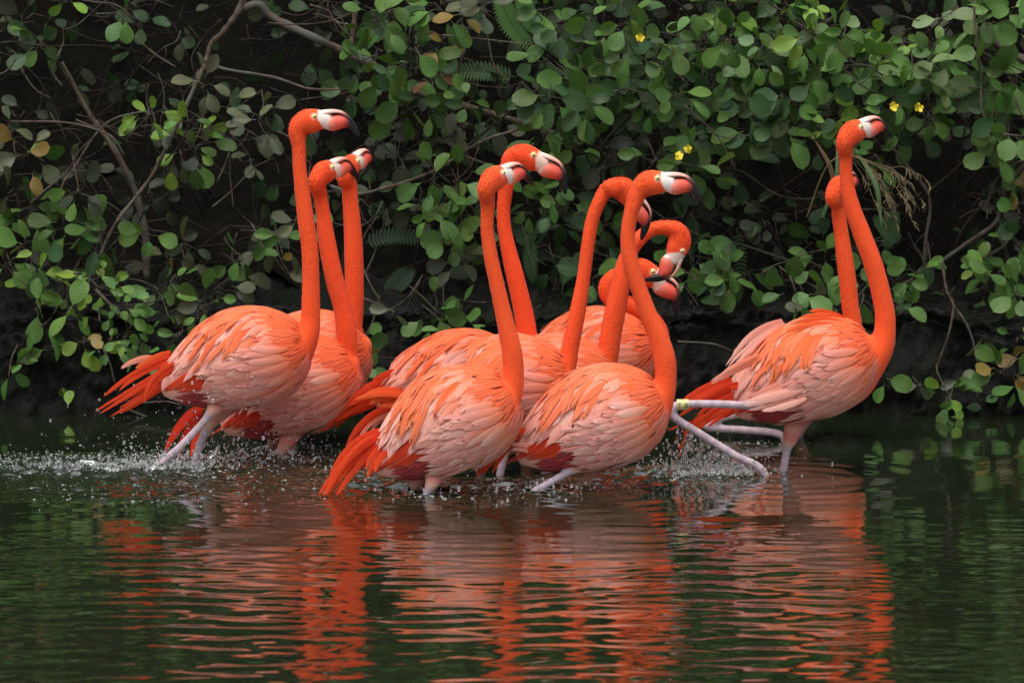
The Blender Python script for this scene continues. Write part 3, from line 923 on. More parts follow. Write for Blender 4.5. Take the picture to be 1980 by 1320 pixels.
# dry grass plume
Yc = EDGE_Y - .05
o = thing('grass_plume', 'dry straw coloured grass plume arching beside the lone tall neck', 'grass', tuple(at(1660, 300, Yc)))
stem = tube(catmull([at(1560, 420, Yc + .15), at(1600, 320, Yc + .05), at(1640, 300, Yc), at(1690, 318, Yc), at(1740, 340, Yc)], 24), np.linspace(.0028, .0012, 24), k=6)
link('stem', mesh('stem', stem[0] - np.array(o.location), stem[1], M_STRAW, (.22, .17, .08)), o)
J = Join()
for br in range(13):
    u = br / 12
    # each side branch leaves the arching stem and droops
    bx, by = 1640 + 75 * u, 303 + 24 * u * u
    a0 = -.15 + 1.0 * (1 - u) + lr.normal(0, .22)
    Lb = lr.uniform(55, 125) * (1 - .25 * u)
    dyb = lr.normal(0, .05)
    q = []
    for k in range(6):
        t = k / 5
        q.append((bx + Lb * t * math.cos(a0), by + Lb * t * math.sin(a0) + 62 * t**2.2 * lr.uniform(.85, 1.15)))
    Pb = catmull([at(x, y, Yc + dyb * k / 5) for k, (x, y) in enumerate(q)], 18)
    v, f = tube(Pb, np.linspace(.0010, .0005, 18), k=6)
    J.add(v, f, np.array((.17, .14, .07)) * lr.uniform(.6, 1.1))
    for k in range(15):
        i = int(lr.integers(5, 18))
        p0 = Pb[i]
        d = np.array([lr.normal(.35, .4), lr.normal(0, .3), -1.0])
        d /= np.linalg.norm(d)
        Ls = lr.uniform(.012, .038)
        P = catmull([p0, p0 + d * Ls * .5 + np.array([.003, 0, .002]), p0 + d * Ls], 6)
        v, f = tube(P, np.array([.0005, .0007, .0011, .0012, .0009, .0004]) * lr.uniform(.8, 1.25), k=6)
        J.add(v, f, np.array((.25, .20, .11)) * lr.uniform(.4, 1.15))
link('seed_heads', J.mesh('seed_heads', M_STRAW), o, Matrix.Translation(-o.location), kind='stuff')
# strap grass blades
for lab, x0, y0, x1, y1, cc in [('broad green grass blade leaning behind a straight neck', 1590, 420, 1618, 285, (.10, .17, .08)),
                                ('long green grass blade bending over the grass plume', 1655, 290, 1705, 440, (.09, .16, .06)),
                                ('dry brown reed leaf leaning behind a straight neck', 1612, 400, 1575, 270, (.16, .10, .05)),
                                ('arched slender grass blade over the crossing twigs', 1060 - 400, 95, 700, 120, (.06, .12, .05))]:
    A = at(x0, y0, EDGE_Y + .05)
    B = at(x1, y1, EDGE_Y + .0)
    mid = (A + B) / 2 + np.array([.02, -.02, .015])
    P = catmull([A, mid, B], 14)
    w = .007 * np.sin(np.linspace(.35, math.pi, 14))**.6 + .0006
    T = np.gradient(P, axis=0)
    sd_ = np.cross(T, [0, 1, .2])
    sd_ /= np.linalg.norm(sd_, axis=1)[:, None]
    v = np.stack([P - sd_ * w[:, None], P + np.array([0, -.003, 0]), P + sd_ * w[:, None]], 1).reshape(-1, 3)
    f = np.array([(i * 3 + j, i * 3 + j + 1, i * 3 + j + 4, i * 3 + j + 3) for i in range(13) for j in range(2)])
    g = link('tall_grass', mesh('tall_grass', v - A, f, M_STRAW, cc))
    g.location = A
    g['label'], g['category'], g['group'] = lab, 'grass', 'grass blades on the bank'

# yellow flowers: part of their shrubs
for px, py in [(1238, 73), (1313, 300), (1330, 288), (1727, 205), (1776, 208)]:
    si = shrub_of(px, py)
    o = shrub_obj[si]
    c = at(px, py, EDGE_Y - .02)
    J = Join()
    for k in range(5):
        a = k * 2 * math.pi / 5 + lr.uniform(0, .5)
        d = np.array([math.cos(a), -.25 + lr.normal(0, .25), math.sin(a)])
        e = np.array([-math.sin(a), lr.normal(0, .3), math.cos(a)])
        L = lr.uniform(.011, .016)
        pr = [(0, 0), (.35, .28), (.75, .48), (1.05, .3), (1.15, 0), (1.0, -.32), (.7, -.5), (.35, -.26)]
        pv_ = np.array([c + d * L * u_ + e * L * w_ * lr.uniform(.8, 1.2) + np.array([0, -.004 + lr.normal(0, .0012), 0]) for u_, w_ in pr])
        J.add(pv_, np.array([[0, 1, 2, 7], [7, 2, 3, 6], [6, 3, 4, 5]]), np.array((.70, .56, .03)) * lr.uniform(.85, 1.1))
    tb = tube(catmull([c, c + [0, .008, -.004], c + [0.002, .016, -.008]], 5), np.linspace(.006, .0025, 5), k=8)
    J.add(tb[0], tb[1], (.62, .52, .04))
    link('flower', J.mesh('flower', M_YELLOW), o, Matrix.Translation(-o.location))

# ------------------------------------------------------------------ flamingos
ORANGE = np.array((0.80, 0.085, 0.018))
RED = np.array((0.72, 0.050, 0.014))
SALMON = np.array((0.87, 0.30, 0.17))
PINK = np.array((0.88, 0.44, 0.36))
PALE = np.array((0.90, 0.60, 0.52))
SCAP = np.array((0.86, 0.20, 0.055))
CRIM = np.array((0.30, 0.016, 0.028))
MAUVE = np.array((0.55, 0.17, 0.16))
TAN = np.array((0.66, 0.36, 0.27))
LILAC = np.array((0.45, 0.37, 0.43))
WHITE = np.array((0.80, 0.72, 0.66))

TS = np.array([  # x, top, bottom, half width
    (-.255, .022, -.016, .012), (-.235, .048, -.036, .034), (-.19, .083, -.068, .066), (-.13, .116, -.102, .096), (-.06, .139, -.130, .116),
    (.01, .148, -.147, .125), (.08, .138, -.150, .124), (.135, .110, -.134, .108), (.175, .075, -.106, .085), (.205, .033, -.068, .055), (.222, -.008, -.028, .018)])
_tsx = np.linspace(TS[0, 0], TS[-1, 0], 80)
_ts = np.stack([np.interp(_tsx, TS[:, 0], TS[:, i]) for i in range(1, 4)], 1)
for _ in range(10):
    _ts[1:-1] = (_ts[:-2] + 2 * _ts[1:-1] + _ts[2:]) / 4


def torso_sec(x):
    x = np.asarray(x, float)
    a = [np.interp(x, _tsx, _ts[:, i]) for i in range(3)]
    back = np.clip((_tsx[0] - x) / 0.12, 0, 1)            # beyond the rump the wing tips go on
    zt = a[0] - 0.02 * back
    zb = a[1] + 0.02 * back
    return zt, zb, np.maximum(a[2], 0.03 + 0 * x) * (1 - 0.3 * back)


RQ = 0.14


def torso_pt(x, q, off):
    th = q / RQ
    zt, zb, w = torso_sec(x)
    zc, hz = (zt + zb) / 2, (zt - zb) / 2
    p = np.stack([x, -w * np.sin(th), zc + hz * np.cos(th)], -1)
    n = np.stack([0 * x, -np.sin(th) / w, np.cos(th) / np.maximum(hz, .01)], -1)
    e = 1e-3
    zt2, zb2, w2 = torso_sec(x + e)
    tx = np.stack([0 * x + e, -(w2 - w) * np.sin(th), ((zt2 + zb2) / 2 - zc) + ((zt2 - zb2) / 2 - hz) * np.cos(th)], -1)
    tx /= np.linalg.norm(tx, axis=-1)[..., None]
    n /= np.linalg.norm(n, axis=-1)[..., None]
    n -= tx * (n * tx).sum(-1)[..., None]
    n /= np.linalg.norm(n, axis=-1)[..., None]
    return p + n * np.asarray(off)[..., None]


FS, FT = 10, 7
FF = np.array([(i * FT + j, i * FT + j + 1, (i + 1) * FT + j + 1, (i + 1) * FT + j) for i in range(FS - 1) for j in range(FT - 1)])


def feather_width(s, point=0.0):
    up = np.minimum(1, (s / 0.28 + 0.05))**0.7
    dn = np.sqrt(np.clip(1 - (np.clip(s - 0.45, 0, 1) / 0.55)**(2.6 - point), 0.004, 1))
    return up * dn


def torso_feather(x0, q0, al, L, W, kap, layer, lift, c0, c1, r):
    s = np.linspace(0, 1, FS)
    t = np.linspace(-1, 1, FT)
    ang = al + kap * s
    step = L / (FS - 1)
    cx = x0 - np.concatenate([[0], np.cumsum(np.cos(ang[:-1]) * step)])
    cq = q0 + np.concatenate([[0], np.cumsum(np.sin(ang[:-1]) * step)])
    w = feather_width(s, r.uniform(0, .9)) * W / 2
    wob = 1 + r.normal(0, .07, (FS, FT)) * np.clip(s[:, None] * 1.6 - .4, 0, 1)
    X = cx[:, None] + np.sin(ang)[:, None] * t[None] * w[:, None] * wob
    Q = cq[:, None] + np.cos(ang)[:, None] * t[None] * w[:, None] * wob
    rag = r.normal(0, .05, FT) * L
    X -= rag[None] * np.clip(s - .6, 0, 1)[:, None] * 2.0 * math.cos(al)
    Q += rag[None] * np.clip(s - .6, 0, 1)[:, None] * 2.0 * math.sin(al)
    Q = np.clip(Q, -0.1, 0.47)
    off = 0.0012 + layer * 0.0010 + lift * s[:, None]**1.6 * 0.0065 + (1 - t[None]**2) * 0.0012 * np.sin(math.pi * np.clip(s, .1, .95))[:, None]
    off = off + 0 * X
    off -= 0.004 * (1 - np.clip(s * 4, 0, 1))[:, None]
    v = torso_pt(X, Q, off).reshape(-1, 3)
    sh = np.clip(s * 1.15 - .1, 0, 1)[:, None]
    c = (c0[None] * (1 - sh) + c1[None] * sh)[:, None, :] * np.ones((1, FT, 1))
    c = c * (1 + r.normal(0, .02, (FS, FT, 1)))
    edge = (np.abs(t)**2)[None, :, None] * 0.22 * s[:, None, None]
    c = c * (1 - edge) + PALE[None, None] * edge
    uv = np.stack([np.broadcast_to(s[:, None], X.shape), np.broadcast_to(t[None], X.shape)], -1).reshape(-1, 2)
    return v, np.clip(c.reshape(-1, 3), 0, .9), uv


def feather_set(seed):
    r = np.random.default_rng(seed)
    out = []   # name, v, c, uv

    def put(name, *a):
        out.append((name, *torso_feather(*a, r)))

    def U(a, b):
        return r.uniform(a, b)

    def mixc(a, b, lo=0, hi=1):
        k = U(lo, hi)
        return a * (1 - k) + b * k
    # flight feathers showing below the wing
    for i in range(9):
        k = i / 8
        put('flight_feather', .02 - .12 * k + U(-.01, .01), .27 - .08 * k, math.radians(6 + U(-6, 8)), .17 + U(-.02, .03), .034, U(-.1, .15), 0.5, .1, RED, mixc(RED, ORANGE))
    # back plumes running out over the rump
    for i in range(12):
        q = -.05 + .15 * i / 11
        put('tertial_feather', -.02 + U(-.05, .03), q, math.radians(4 + U(-4, 8)), .19 + U(-.03, .03), .032, U(-.05, .2), 3 + i % 3, .5, mixc(SALMON, PINK), mixc(PINK, PALE))
    # greater coverts, three overlapping rows
    for row in range(3):
        n = 16
        for i in range(n):
            k = i / (n - 1)
            x = -.075 + .12 * k + .045 * row + U(-.008, .008)
            q = .055 + .155 * k - .012 * row + U(-.006, .006)
            al = math.radians(10 + 24 * k + U(-5, 5))
            put('covert_feather', x, q, al, (.155 - .02 * row) * U(.88, 1.1), U(.024, .031) - .002 * row, U(-.05, .35), 2.5 + row * 1.6 + U(0, .8), U(.2, 1.0), mixc(SALMON, PINK, 0, .8), mixc(PINK * np.array([.98, .85, .85]), PALE, 0, 1))
    # lesser coverts at the shoulder
    for row in range(4):
        n = 11
        for i in range(n):
            k = i / (n - 1)
            x = .065 + .028 * row + U(-.01, .01)
            q = .06 + .19 * k + U(-.01, .01)
            put('covert_feather', x, q, math.radians(12 + 16 * k + U(-9, 9)), U(.075, .11), .020, U(-.1, .3), 7 + row * .8 + U(0, .5), U(.1, .6), mixc(SCAP, SALMON), mixc(SALMON, PINK))
    # scapulars, the orange drape
    for i in range(40):
        k = i / 39
        x = .125 - .135 * U(0, 1)
        q = -.02 + .15 * U(0, 1)**1.2
        put('scapular_feather', x, q, math.radians(10 + 70 * q + U(-8, 10)), U(.10, .19), U(.013, .021), U(.15, .7), 8 + U(0, 3), U(.2, 1.2), mixc(ORANGE, SCAP, .2, 1), mixc(SCAP, SALMON, 0, .7))
    # flank plumes over the lower wing edge
    for row in range(6):
        n = 11
        for i in range(n):
            k = i / (n - 1)
            x = .005 + .030 * row + U(-.01, .01) - .01 * k
            q = .235 + .135 * k + U(-.006, .006) - .004 * row
            put('flank_feather', x, q, math.radians(-13 + 9 * k + U(-6, 6)), U(.095, .14), U(.019, .027), U(-.25, .25), 7.5 + row * 1.0 + U(0, 1.2), U(.25, 1.3), mixc(SCAP, SALMON, .2, 1) if row > 3 else mixc(SALMON, PINK, .2, 1), mixc(PINK * np.array([.95, .88, .95]), PALE, 0, 1))
    contour = []
    for i in range(760):
        x = U(.03, .208)
        q = U(-.05, .44)
        if x < .13 and .05 < q < .22:
            continue
        f = np.clip((x - .07) / .09 + U(-.35, .35), 0, 1)
        top = np.clip(1 - q / .20, 0, 1)
        c = PINK * (1 - f) + (SCAP * .4 + ORANGE * .6) * f
        c = c * (1 - top * .7) + SCAP * top * .7
        if q > .3:
            c = c * .6 + PINK * .4
        contour.append(torso_feather(x, q, math.radians(U(-14, 14)), U(.04, .065), .013, U(-.2, .2), 8 + U(0, 2), U(.05, .35), c * U(.9, 1.05), c * (.5 + .45 * f) + (PALE if q > .15 else SALMON) * (.5 - .45 * f), r))
    for i in range(140):
        x = U(-.17, .05)
        q = U(.27, .45)
        if x > -.03 and q < .34:
            continue
        c = MAUVE * U(.7, 1.1) if x > -.01 else CRIM * U(.9, 1.9) if q < .40 else MAUVE * U(.5, .9)
        contour.append(torso_feather(x, q, math.radians(U(-12, 12)), U(.035, .06), .022, U(-.2, .2), 0 + U(0, 1), U(.2, .7), c, c * .85 + MAUVE * .15, r))
    return out, contour


SETS = []
for sd_ in (11, 12, 13, 14):
    fs, contour = feather_set(sd_)
    J1, J2 = Join(), Join()
    for nm, v, c, uv in fs:
        vv = v * np.array([1, -1, 1])
        J1.add(vv, FF[:, ::-1], c, np.c_[uv, np.full(len(uv), rng.uniform(0, 50))])
    for v, c, uv in contour:
        u3 = np.c_[uv, np.full(len(uv), rng.uniform(0, 50))]
        J2.add(v, FF, c, u3)
        J2.add(v * np.array([1, -1, 1]), FF[:, ::-1], c, u3)
    SETS.append(([(nm, mesh(nm, v, FF, M_FEATHER, c, uv)) for nm, v, c, uv in fs],
                 J1.mesh('far_wing_plumage', M_FEATHER), J2.mesh('contour_plumage', M_FEATHER)))


def rot_y(a):
    c, s = math.cos(a), math.sin(a)
    return np.array([[c, 0, -s], [0, 1, 0], [s, 0, c]])     # raises +x for a > 0


def rot_z(a):
    c, s = math.cos(a), math.sin(a)
    return np.array([[c, -s, 0], [s, c, 0], [0, 0, 1]])


HEAD = np.array([(-42, -42, 17, 15), (-35, -24, 19.5, 16), (-18, -11, 25, 18.5), (0, -9, 24, 18), (14, -9, 20, 15), (26, -10.5, 17, 12.5), (34, -11, 14, 10)], float)
UP_T = [(14, 11), (30, 11.5), (45, 10), (57, 6), (67, -1), (75, -11), (82, -22), (87, -34), (89.5, -46)]
UP_B = [(18, -2), (32, -.5), (45, .5), (55, -2), (61, -10), (66, -20), (72, -31), (79, -41), (88, -48)]
UP_W = [11, 9.5, 8.5, 7.5, 7, 6.3, 5.2, 3.6, 1.5]
LO_T = [(18, -4), (32, -1.5), (45, -.5), (55, -2), (63, -6), (70, -14), (76, -25), (81.5, -37), (87, -47)]
LO_B = [(16, -25), (31, -32.5), (45, -31.5), (57, -28.5), (63, -28), (67, -30), (73, -37), (80, -44), (86, -49.5)]
LO_W = [11, 12, 12, 11.2, 10.5, 9.5, 7.6, 5.2, 2]
PXM = 1 / 700.0


def bill_mesh(top, bot, wid, cols, k=14, n=33):
    A = catmull(np.c_[np.array(top), np.zeros(9), np.array(bot), np.array(wid)], n)
    top, bot, wid = A[:, :2], A[:, 3:5], A[:, 5]
    C = np.array(cols)
    ci = np.stack([np.interp(np.linspace(0, 8, n), range(9), C[:, i]) for i in range(3)], 1)
    mid, half = (top + bot) / 2, (top - bot) / 2
    a = np.linspace(0, 2 * math.pi, k, endpoint=False)
    v = np.zeros((n, k, 3))
    v[..., 0] = mid[:, 0, None] + half[:, 0, None] * np.cos(a)
    v[..., 2] = mid[:, 1, None] + half[:, 1, None] * np.cos(a)
    v[..., 1] = wid[:, None] * np.sin(a)
    i = np.arange(n - 1)[:, None] * k
    j = np.arange(k)[None]
    j2 = (j + 1) % k
    f = np.stack([i + j, i + j2, i + k + j2, i + k + j], -1).reshape(-1, 4)
    e = (n - 1) * k
    jj = np.arange(0, k, 2)
    v = np.concatenate([v.reshape(-1, 3), [[mid[-1, 0], 0, mid[-1, 1]]]])
    f = np.concatenate([f, np.stack([np.full(k // 2, n * k), e + jj, e + jj + 1, e + (jj + 2) % k], -1)])
    c = np.concatenate([np.repeat(ci, k, 0), ci[-1:]])
    return v * PXM, f, c


BLK = (.012, .012, .014)
ub = bill_mesh(UP_T, UP_B, UP_W, [(.80, .70, .64), (.80, .52, .45), (.80, .40, .32), (.78, .36, .29), (.12, .06, .05), BLK, BLK, BLK, BLK])
dn = np.zeros(len(ub[0]), bool)
kk = 14
ang = np.arange(len(ub[0]) - 1) % kk * 2 * math.pi / kk
low = np.concatenate([np.cos(ang) < -0.55, [False]])
ub[2][low & (ub[0][:, 0] > 26 * PXM)] = BLK                    # dark cutting edge
lb = bill_mesh(LO_T, LO_B, LO_W, [(.80, .66, .60), (.78, .26, .19), (.74, .125, .08), (.72, .095, .06), (.30, .04, .03), BLK, BLK, BLK, BLK])
for i in range(len(lb[0])):                                    # pale skin reaches further along the underside
    x, z = lb[0][i, 0] / PXM, lb[0][i, 2] / PXM
    if x < 19 - (z + 5) * .35:
        lb[2][i] = (.78, .66, .60)
UBM = mesh('upper_bill', ub[0], ub[1], M_BILL, ub[2])
LBM = mesh('lower_bill', lb[0], lb[1], M_BILL, lb[2])


def uv_ball(c, r, n=10, k=14, sq=(1, 1, 1)):
    v, f = tube(np.stack([np.zeros(n), -np.cos(np.linspace(0.15, math.pi - .15, n)) * r, np.zeros(n)], 1), np.sin(np.linspace(0.15, math.pi - .15, n)) * r, lat=(0, 0, 1), k=k)
    return v * np.array(sq) + np.array(c), f


ev, ef = uv_ball((0, 0, 0), 5.6 * PXM)
EYE_M = mesh('eye', ev, ef, M_EYE, (.72, .60, .22))
pv, pf = uv_ball((0, 0, 0), 2.6 * PXM)
PUP_M = mesh('pupil', pv, pf, M_EYE, (.01, .01, .01))


def build_bird(spec):
    Y = spec['Y']
    m = mpp(Y)
    ctr = at(*spec['c'], Y)
    sc = spec.get('sc', .95)
    Rt = rot_z(math.radians(spec.get('yaw', 0))) @ rot_y(math.radians(spec['p']))
    base = np.array([ctr[0], ctr[1], BED])
    o = thing('flamingo', spec['label'], 'flamingo', tuple(base), 'flamingos wading through the pond')
    tint = np.array(spec.get('tint', (1, 1, 1)))
    Mt = Matrix.Identity(4)
    for a in range(3):
        for b in range(3):
            Mt[a][b] = Rt[a, b] * sc
        Mt[a][3] = ctr[a] - base[a]

    # ---- head frame
    ex, ey, hp, hy = spec['h'][:4]
    hs_ = spec['h'][4] if len(spec['h']) > 4 else 1.0
    Rh = rot_z(math.radians(hy)) @ rot_y(math.radians(hp))
    E = at(ex, ey, Y + spec.get('hdy', 0))
    H0 = E - Rh @ np.array([0, -16 * PXM * hs_, 0]) * 1.0
    H0[1] = Y + spec.get('hdy', 0)
    # ---- source volumes
    V, Fc, C, n0 = [], [], [], 0

    def vol(v, f, c):
        nonlocal n0
        V.append(v)
        Fc.append(f + n0)
        C.append(np.broadcast_to(c, (len(v), 3)))
        n0 += len(v)
    # torso
    n = 60
    xs_ = np.linspace(_tsx[0], _tsx[-1], n)
    zt, zb, w = [np.interp(xs_, _tsx, _ts[:, i]) for i in range(3)]
    P = np.stack([xs_, 0 * xs_, (zt + zb) / 2], 1)
    k = 40
    a = np.linspace(0, 2 * math.pi, k, endpoint=False)
    tv_ = np.zeros((n, k, 3))
    tv_[..., 0] = xs_[:, None]
    tv_[..., 1] = -w[:, None] * np.sin(a)
    tv_[..., 2] = P[:, 2, None] + ((zt - zb) / 2)[:, None] * np.cos(a)
    i = np.arange(n - 1)[:, None] * k
    j = np.arange(k)[None]
    j2 = (j + 1) % k
    tf_ = np.stack([i + j, i + j2, i + k + j2, i + k + j], -1).reshape(-1, 4)
    tv_ = np.concatenate([tv_.reshape(-1, 3), P[:1], P[-1:]])
    jj = np.arange(0, k, 2)
    e = (n - 1) * k
    tf_ = np.concatenate([tf_, np.stack([np.full(k // 2, n * k), (jj + 2) % k, jj + 1, jj], -1), np.stack([np.full(k // 2, n * k + 1), e + jj, e + jj + 1, e + (jj + 2) % k], -1)])
    x, z = tv_[:, 0], tv_[:, 2]
    tc_ = np.zeros((len(tv_), 3))
    fr = np.clip((x - .09) / .09, 0, 1)[:, None]
    up = np.clip((z - .05) / .06, 0, 1)[:, None]
    CH_ = SCAP * .3 + ORANGE * .7
    tc_ = PINK * (1 - fr) + CH_ * fr
    tc_ = tc_ * (1 - up * .8) + (SCAP * .6 + ORANGE * .4) * up * .8
    lowr = (np.clip((-.055 - z) / .03, 0, 1) * np.clip((.06 - x) / .06, 0, 1))[:, None]
    tc_ = tc_ * (1 - lowr) + MAUVE * lowr
    crim = (np.clip((-.012 - z) / .025, 0, 1) * np.clip((.0 - x) / .04, 0, 1) * np.clip((x + .21) / .05, 0, 1))[:, None]
    tc_ = tc_ * (1 - crim * .92) + CRIM * 1.5 * crim * .92
    vol((tv_ * sc) @ Rt.T + ctr, tf_, tc_)
    # neck + head
    npts = [(*at(x, y, Y + (dy if True else 0)), r * m) for x, y, r, dy in [(q + (0,))[:4] if len(q) == 3 else q for q in spec['n']]]
    npts = np.array(npts)
    nn = 110
    NP = catmull(npts, nn)
    hl = HEAD * PXM * hs_
    hpts = np.stack([hl[:, 0], 0 * hl[:, 0], hl[:, 1]], 1) @ Rh.T + H0
    full = np.concatenate([np.c_[npts, npts[:, 3]], np.c_[hpts[1:], hl[1:, 2:]]])
    nn = 170
    NP = catmull(full, nn)
    hd = np.clip((np.arange(nn) - nn * .70) / (nn * .2), 0, 1)[:, None]
    lat_ = np.array([0, 1.0, 0])[None] * (1 - hd) + Rh[:, 1][None] * hd
    v, f = tube(NP[:, :3], NP[:, 3], NP[:, 4], lat=lat_, k=20)
    s = np.linspace(0, 1, nn)
    nc = np.repeat(ORANGE[None], nn, 0)
    root = np.clip(1 - s / 0.22, 0, 1)[:, None]
    nc = nc * (1 - root * .75) + (SCAP * .35 + ORANGE * .65) * root * .75
    vol(v, f, np.concatenate([np.repeat(nc, 20, 0), nc[:1], nc[-1:]]))
    dn_ = Join()
    rd = np.random.default_rng(int(spec['c'][0]) + 5)
    nd = 3600
    ii = rd.uniform(nn * .13, nn * .93, nd)
    i0 = ii.astype(int)
    Tn = np.gradient(NP[:, :3], axis=0)
    Tn /= np.linalg.norm(Tn, axis=1)[:, None]
    Ln = lat_ - Tn * (lat_ * Tn).sum(1)[:, None]
    Ln /= np.linalg.norm(Ln, axis=1)[:, None]
    Nn = np.cross(Tn, Ln)
    aa = rd.uniform(0, 2 * math.pi, nd)
    ca, sa = np.cos(aa)[:, None], np.sin(aa)[:, None]
    nrm = Nn[i0] * ca + Ln[i0] * sa
    srf = NP[i0, :3] + Nn[i0] * ca * NP[i0, 3][:, None] + Ln[i0] * sa * NP[i0, 4][:, None]
    tng = np.cross(nrm, Tn[i0])
    ll = rd.uniform(.007, .014, nd)[:, None]
    ww = rd.uniform(.0011, .0020, nd)[:, None]
    dirn = -Tn[i0] + tng * rd.normal(0, .18, (nd, 1))
    tipo = nrm * rd.uniform(-.0002, .0010, (nd, 1))
    q0 = srf - nrm * .0010
    qv = np.stack([q0 - tng * ww * .6, q0 + tng * ww * .6, srf + dirn * ll * .6 + tng * ww + tipo * .3, srf + dirn * ll + tipo, srf + dirn * ll * .6 - tng * ww + tipo * .3], 1)
    qc = np.repeat(ORANGE[None] * np.clip(rd.normal(0.98, .06, (nd, 1)), .82, 1.08) * np.array([1, 1, 1]) + rd.uniform(0, .010, (nd, 1)) * np.array([0, 1, .5]), 5, 0)
    qf = (np.arange(nd)[:, None, None] * 5 + np.array([[0, 1, 2, 4], [4, 2, 3, 3]])[None])
    dv = qv.reshape(-1, 3)
    quads = qf[:, 0]
    tris = qf[:, 1, :3]
    dme = bpy.data.meshes.new('neck_down')
    dme.from_pydata([tuple(q) for q in (dv - base)], [], quads.tolist() + tris.tolist())
    dca = dme.color_attributes.new('col', 'FLOAT_COLOR', 'POINT')
    c4 = np.ones((len(dv), 4), np.float32)
    c4[:, :3] = np.clip(qc, 0, .88)
    dca.data.foreach_set('color', c4.ravel())
    dme.polygons.foreach_set('use_smooth', np.ones(len(dme.polygons), bool))
    dme.materials.append(M_BODY)
    link('neck_down', dme, o, None, tint, kind='stuff')
    # legs
    for leg in spec['l']:
        dy = leg[0]
        L = np.array([(*at(x, y, Y + dy * min(1, .15 + (leg[3] if len(leg) > 3 else .4) * q)), r * mpp(Y)) for q, (x, y, r) in enumerate(leg[1])])
        last = L[-1]
        rr = 7.5 * m
        if last[2] > BED + .06:
            L = np.concatenate([L, [[last[0] + leg[2] * .12, last[1], (last[2] + BED) / 2, rr], [last[0] + leg[2] * .2, last[1], BED + .02, rr], [last[0] + leg[2] * .2 + .03, last[1], BED + .008, .012], [last[0] + leg[2] * .2 + .09, last[1], BED + .006, .006]]])
        nl = 90
        LP = catmull(L, nl)
        v, f = tube(LP[:, :3], np.maximum(LP[:, 3], .004), lat=(0, 1, 0), k=14)
        rpx = LP[:, 3] / m
        thick = np.clip((rpx - 17) / 10, 0, 1)[:, None]
        mid_ = np.clip((rpx - 9.0) / 3.0, 0, 1)[:, None]
        first = (np.arange(nl) < np.argmax(rpx < 9.6) if (rpx < 9.6).any() else np.ones(nl, bool))[:, None]
        lc = np.where(first, TAN * mid_ + LILAC * (1 - mid_), LILAC)
        lc = lc * (1 - thick) + (MAUVE * .9) * thick
        kn = np.exp(-((rpx - 16.5) / 1.8)**2)[:, None] * first
        lc = lc * (1 - kn * .5) + CRIM * 2 * kn * .5
        ringy = (1 + .10 * np.sign(np.sin(np.arange(nl) * 2.2)))[:, None]
        lc = np.where(mid_ < .2, lc * ringy, lc)
        vol(v, f, np.concatenate([np.repeat(lc, 14, 0), lc[:1], lc[-1:]]))
    V = np.concatenate(V)
    Fc = np.concatenate(Fc)
    C = np.concatenate(C)
    src = bpy.data.meshes.new('src')
    src.from_pydata([tuple(q) for q in V], [], [tuple(q) for q in Fc.tolist()])
    tmp = bpy.data.objects.new('tmp', src)
    COL.objects.link(tmp)
    md = tmp.modifiers.new('r', 'REMESH')
    md.mode = 'VOXEL'
    md.voxel_size = 0.0046
    dg = bpy.context.evaluated_depsgraph_get()
    me = bpy.data.meshes.new_from_object(tmp.evaluated_get(dg))
    bpy.data.objects.remove(tmp)
    bpy.data.meshes.remove(src)
    nv = len(me.vertices)
    co = np.empty(nv * 3, np.float32)
    me.vertices.foreach_get('co', co)
    co = co.reshape(-1, 3).astype(float)
    ed = np.empty(len(me.edges) * 2, np.int32)
    me.edges.foreach_get('vertices', ed)
    ed = ed.reshape(-1, 2)
    deg = np.bincount(ed.ravel(), minlength=nv).astype(float)
    for it in range(8):
        acc = np.stack([np.bincount(ed[:, 0], co[ed[:, 1], q], nv) + np.bincount(ed[:, 1], co[ed[:, 0], q], nv) for q in range(3)], 1)
        avg = acc / np.maximum(deg, 1)[:, None]
        co = co + (avg - co) * (0.6 if it % 2 == 0 else -0.35 if it < 6 else .5)
    kd = KDTree(len(V))
    for q in range(len(V)):
        kd.insert(V[q], q)
    kd.balance()
    vc = np.empty((nv, 3))
    for q in range(nv):
        hits = kd.find_n(co[q], 5)
        ws = [1 / (h[2] + .002) for h in hits]
        vc[q] = sum(C[h[1]] * ww for h, ww in zip(hits, ws)) / sum(ws)
    # face mask: bare white skin in front of the eye
    hlc = ((co - H0) @ Rh) / (PXM * hs_)
    xb = np.interp(hlc[:, 2], [-34, -19, -4, 11], [22, 13, 5, 8])
    inh = (np.abs(hlc[:, 1]) < 24) & (np.abs(hlc[:, 2] + 10) < 32) & (hlc[:, 0] > 0) & (hlc[:, 0] < 60)
    wf_ = np.clip((hlc[:, 0] - xb) / 2.0 + .5, 0, 1) * inh
    ring = (np.hypot(hlc[:, 0], hlc[:, 2]) < 7.5) & (np.abs(hlc[:, 1]) < 24)
    wf_ = np.maximum(wf_, ring * .35)
    vc = vc * (1 - wf_[:, None]) + WHITE * wf_[:, None]
    # remesh always goes into a clean mesh
    fa = np.array([p.vertices[:] for p in me.polygons if len(p.vertices) == 4])
    body = mesh('body', co - base, fa, M_BODY, vc)
    bpy.data.meshes.remove(me)
    link('body', body, o, None, tint)
    # ---- bill and eyes
    Mh = Matrix.Identity(4)
    for a in range(3):
        for b in range(3):
            Mh[a][b] = Rh[a, b] * hs_
        Mh[a][3] = H0[a] - base[a]
    link('upper_bill', UBM, o, Mh)
    link('lower_bill', LBM, o, Mh)
    for sgn in (-1, 1):
        eo = link('eye', EYE_M, o, Mh @ Matrix.Translation((0, sgn * 14.2 * PXM, 0)))
        link('pupil', PUP_M, eo, Matrix.Translation((.4 * PXM, sgn * 3.6 * PXM, 0)))
    # ---- plumage
    fs, farw, cont = SETS[spec.get('set', 0)]
